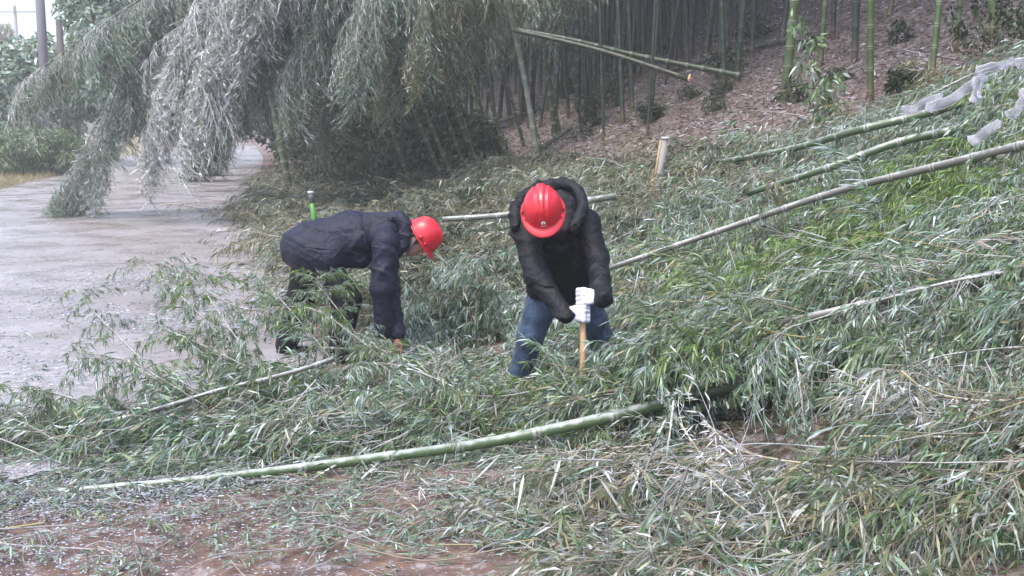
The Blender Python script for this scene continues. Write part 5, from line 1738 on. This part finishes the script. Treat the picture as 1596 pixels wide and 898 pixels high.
# coat
coat = [(V(480, 394, D1 - .09), V(512, 402, D1 - .12), .15, .135), (V(474, 396, D1 + .08), V(500, 402, D1 + .06), .14, .13), (V(476, 384, D1 + .0), V(545, 365, D1), .165, .17), (V(470, 388, D1 - .05), V(560, 375, D1 - .07), .13, .13), (V(476, 380, D1 + .08), V(560, 368, D1 + .08), .135, .13),
        (V(545, 365, D1), V(606, 358, D1), .17, .135), (sh_n, V(596, 362, D1), .085, .12), (sh_f, V(596, 360, D1), .08, .12),
        (V(462, 386, D1), V(495, 402, D1 - .03), .125, .13), (V(495, 398, D1 - .06), V(560, 398, D1 - .05), .115, .10),
        (sh_n, el_n, .098, .090), (el_n, el_n * .06 + wA * .94, .090, .064), (sh_f, el_f, .09, .08), (el_f, el_f * .06 + wB * .94, .08, .058),
        (V(604, 345, D1 - .07), V(634, 352, D1 - .02), .045, .035), (V(604, 342, D1 + .07), V(634, 350, D1 + .05), .045, .035), (V(634, 352, D1 - .05), V(628, 385, D1 - .11), .032, .035), (V(610, 350, D1), V(628, 352, D1), .065, .045)]
hemP = V(483, 434, D1); hemN = unit(V(470, 460, D1) - V(484, 395, D1))


def coat_extra(P, d):
    # hem plane under the seat, quilted seams, hollow cuffs
    hem = (P - hemP) @ hemN
    x = P[..., 0]
    d = np.where(x < V(575, 400, D1)[0], np.maximum(d, hem), d)
    seam = np.abs(np.sin((P[..., 0] * .35 + P[..., 2] * .94) * 3.14159 / .085))
    m = sstep(x, V(575, 0, D1)[0], V(600, 0, D1)[0])
    d = d + .004 * np.exp(-(seam / .18) ** 2) * m
    yoke = np.abs((P[..., 0] - V(563, 0, D1)[0]) + .10 * (P[..., 2] - 1.0)); d = d + .006 * np.exp(-(yoke / .008) ** 2)
    return d


build('coat', man1, o1, coat, .035, .0085, M_NAVY, coat_extra, fold=.013, fk=1.2, fseed=1.2)
hood1 = spline([V(580, 346, D1 - .03), V(604, 341, D1 - .06), V(624, 340, D1 - .08), V(632, 356, D1 - .11), V(626, 382, D1 - .13), V(612, 398, D1 - .15)], 14)
build('hood', man1, o1, [(a, b, .040, .040) for a, b in zip(hood1[:-1], hood1[1:])], .03, .008, M_NAVY, fold=.008, fk=2.0, fseed=3.)


def surf1(px, py):
    fn = prims_sdf(coat, .035)
    for d in np.arange(D1 - .5, D1 + .3, .006):
        p = V(px, py, d)
        if fn(p[None])[0] < .004: return p - np.array([0, .003, 0])
    return V(px, py, D1)


for nm_, pts_ in (('side_seam', ((470, 384), (505, 388), (540, 392), (572, 398))), ('yoke_seam', ((560, 332), (566, 352), (576, 376))), ('pocket_seam', ((520, 402), (532, 386), (540, 378)))):
    v, f = tube(spline([surf1(*q_) for q_ in pts_], 14), .005, 6); mesh_obj(nm_, v, f, M_NAVY, None, man1, o1, True)
trous = [(V(484, 405, D1), V(484, 405, D1), .13, .13), (hip_n, kn_n, .122, .108), (kn_n, an_n, .104, .080), (hip_f, kn_f, .122, .106), (kn_f, an_f, .104, .082)]
build('trousers', man1, o1, trous, .03, .009, M_TROUSER, fold=.006, fk=1.4, fseed=2.2)
boots(man1, o1, [(an_n, (1, -.25)), (an_f, (1, .1))], M_BOOT)
# the branch he is pulling
leafy_branch([rod1 - rodd * .45 + [0, 0, -.02], rod1, rod2, rod2 + rodd * .5 + [0, 0, -.05]], 'thin bamboo branch gripped low by the bending man', 7, (['icy', 'green'], [2, 1]), 990, L=(.25, .4), r0=.011)

# ---- the digging man (right) ----
D2 = 6.8
ped2 = V(880, 447, D2 + .05); o2 = np.array([ped2[0], ped2[1], gz(ped2[0], ped2[1])])
man2 = empty('person', o2, 'man in black jacket and jeans stooping over a wooden handled tool with white gloves', 'person')
u2 = unit([-.10, -.70, .70]); f2_ = unit(np.array([.03, -.70, -.70])); f2_ = unit(f2_ - u2 * np.dot(f2_, u2)); l2 = np.cross(u2, f2_)
hatc2 = V(846, 327, 6.27)
hc2 = hatc2 - u2 * .045
chest = V(868, 372, D2 - .16); neck2 = V(856, 340, D2 - .30)
sR, sL = V(820, 358, D2 - .28), V(914, 350, D2 - .22)
eR, eL = V(838, 432, D2 - .46), V(930, 402, D2 - .30)
hdir = unit(V(908, 440, D2 - .60) - V(908, 590, D2 - .72))       # up along the handle
gU, gLo = V(909, 463, D2 - .60), V(908, 489, D2 - .62)
tR = unit(gLo - eR); tL = unit(gU - eL)
gp1, w1 = hand_prims(gLo, hdir, unit(np.array([.8, -.15, -.45])), rh=.017, fr=.0118, mirror=-1)
gp2, w2 = hand_prims(gU, hdir, unit(np.array([-.62, -.15, -.5])), rh=.017, fr=.0118, mirror=1)
hR, hL = V(852, 455, D2 + .05), V(908, 455, D2 + .08)
kR, kL = V(826, 525, D2 - .05), V(926, 500, D2 + .12)
aR, aL = V(806, 600, D2 + .02), V(952, 560, D2 + .30)
for q_ in (aR, aL): q_[2] = max(gz(q_[0], q_[1]) + .09, q_[2] * 0 + gz(q_[0], q_[1]) + .09)
body2 = [(ped2, chest, .10, .11), (chest, neck2, .11, .06), (neck2, hc2 - u2 * .06, .055, .052), (sR, chest, .05, .1), (sL, chest, .05, .1), (sR, eR, .048, .04), (eR, w1, .038, .028), (sL, eL, .048, .04), (eL, w2, .038, .028),
         (hR, kR, .08, .055), (kR, aR, .052, .036), (hL, kL, .08, .055), (kL, aL, .052, .036), (ped2, hR, .1, .08), (ped2, hL, .1, .08)]
hg1, _ = hand_prims(gLo, hdir, unit(np.array([.8, -.15, -.45])), rh=.017, fr=.0085, mirror=-1)
hg2, _ = hand_prims(gU, hdir, unit(np.array([-.62, -.15, -.5])), rh=.017, fr=.0085, mirror=1)
body_with_hands(man2, o2, body2, [hg1, hg2], hc2, f2_, l2, u2)
ax2 = np.array([f2_, l2, u2])
def hair_fn2(P):
    d = ell(P, hc2 + u2 * .014 - f2_ * .016, ax2, (.097, .079, .108))
    q = (P - hc2) @ ax2.T
    return np.maximum(np.maximum(d, q[..., 0] - .03), -(q[..., 2] + .055 + q[..., 0] * .5))
v, q = nets(hair_fn2, hc2 - .16, hc2 + .16, .006)
mesh_obj('hair', v, q, m_plain('black_hair', (.012, .011, .010), .5), None, man2, o2, True)
hard_hat(man2, hatc2, f2_, l2, u2, emblem=True)
for gpx in (gp1, gp2):
    w_ = gpx[-1]
    build('glove', man2, o2, gpx, .013, .004, M_GLOVE, fold=.0015, fk=5)
jack = [(V(852, 445, D2), V(850, 375, D2 - .14), .135, .13), (V(898, 442, D2 + .02), V(888, 375, D2 - .14), .135, .125), (V(872, 430, D2 - .06), V(868, 380, D2 - .22), .14, .13), (chest, V(866, 352, D2 - .22), .14, .11), (V(876, 452, D2), V(876, 420, D2 - .03), .13, .14),
        (sR, V(856, 348, D2 - .2), .082, .10), (sL, V(880, 338, D2 - .2), .080, .10),
        (sR, eR, .084, .080), (eR, w1 + (w1 - eR) * .06, .074, .054), (sL, eL, .088, .074), (eL, w2 + (w2 - eL) * .06, .074, .054),
        (V(826, 340, D2 - .25), V(845, 372, D2 - .34), .045, .045), (V(845, 372, D2 - .34), V(880, 362, D2 - .32), .045, .045), (V(880, 362, D2 - .32), V(893, 318, D2 - .18), .045, .045),
        (V(893, 312, D2 - .16), V(872, 300, D2 - .10), .042, .05), (V(872, 305, D2 - .10), V(862, 325, D2 - .15), .06, .07)]


def jack_extra(P, d):
    hz = V(876, 470, D2)[2] + .02 * np.sin(P[..., 0] * 11)
    m = P[..., 1] > D2 - .26
    d = np.where(m, np.maximum(d, hz - P[..., 2]), d)
    xz = np.abs(P[..., 0] - (V(872, 0, D2)[0] + .03 * (P[..., 2] - 1))); d = d + .005 * np.exp(-(xz / .006) ** 2) * (P[..., 2] < V(0, 385, D2)[2])
    return d


build('jacket', man2, o2, jack, .035, .0085, M_BLACK, jack_extra, fold=.012, fk=1.2, fseed=6.3)
jeans = [(ped2, ped2, .14, .14), (hR, kR, .112, .086), (kR, aR + [0, 0, -.03], .084, .072), (hL, kL, .112, .088), (kL, aL + [0, 0, -.03], .086, .078)]
build('jeans', man2, o2, jeans, .03, .009, M_DENIM, fold=.008, fk=1.6, fseed=3.0)
boots(man2, o2, [(aR, (-.4, -1)), (aL, (.5, -.9))], M_BOOT)
def surf_at(prims, k, px, py, d0, d1):
    fn = prims_sdf(prims, k)
    for d in np.arange(d0, d1, .006):
        p = V(px, py, d)
        if fn(p[None])[0] < .004: return p - np.array([0, .004, 0])
    return V(px, py, (d0 + d1) / 2)


hood2 = [V(803, 352, D2 - .34), V(806, 322, D2 - .26), V(830, 298, D2 - .16), V(868, 286, D2 - .12), V(898, 296, D2 - .18), V(908, 325, D2 - .30), V(893, 358, D2 - .38)]
hp_ = spline(hood2, 14)
build('hood', man2, o2, [(a, b, .036, .036) for a, b in zip(hp_[:-1], hp_[1:])], .02, .008, M_BLACK, fold=.010, fk=2.2, fseed=2.)
zp = [surf_at(jack, .035, *q_, 5.7, 6.9) for q_ in ((862, 372), (864, 390), (866, 410), (868, 430))]
v, f = tube(spline(zp, 16), .006, 6); mesh_obj('zip', v, f, M_TROUSER, None, man2, o2, True)
for pts_ in (((838, 442), (852, 446), (864, 446)), ((884, 396), (884, 420))):
    zp = [surf_at(jack, .035, *q_, 5.7, 6.95) for q_ in pts_]
    v, f = tube(spline(zp, 10), .005, 5); mesh_obj('pocket_seam', v, f, M_BLACK, None, man2, o2, True)
# the tool: a mattock whose head is down in the brush
ht, hb_ = V(909, 448, D2 - .59), V(908, 600, D2 - .72)
hb_[2] = gz(hb_[0], hb_[1]) + .05
et2 = empty('mattock', hb_, 'wooden handled mattock gripped upright by the digging man', 'tool')
v, f = tube([ht, ht * .5 + hb_ * .5, hb_], [.017, .0165, .019], 14); mesh_obj('handle', v, f, M_WOOD, np.full((len(v), 3), (.50, .31, .17)), et2, hb_, True)
v, f = tube([hb_ + [0, .05, .0], hb_ + [0, -.05, .0]], [.032, .032], 12)
v2, f2 = tube([hb_ + [0, -.03, 0], hb_ + [.01, -.13, -.015], hb_ + [.02, -.2, -.035]], [.026, .018, .008], 6)
vv, ff, cc = cat_parts([(v, f, (.1, .1, .1)), (v2, f2, (.1, .1, .1))])
mesh_obj('head', vv, ff, M_STEEL, None, et2, hb_, True)

for o in sc.objects:
    if '_o' in o.keys(): del o['_o']
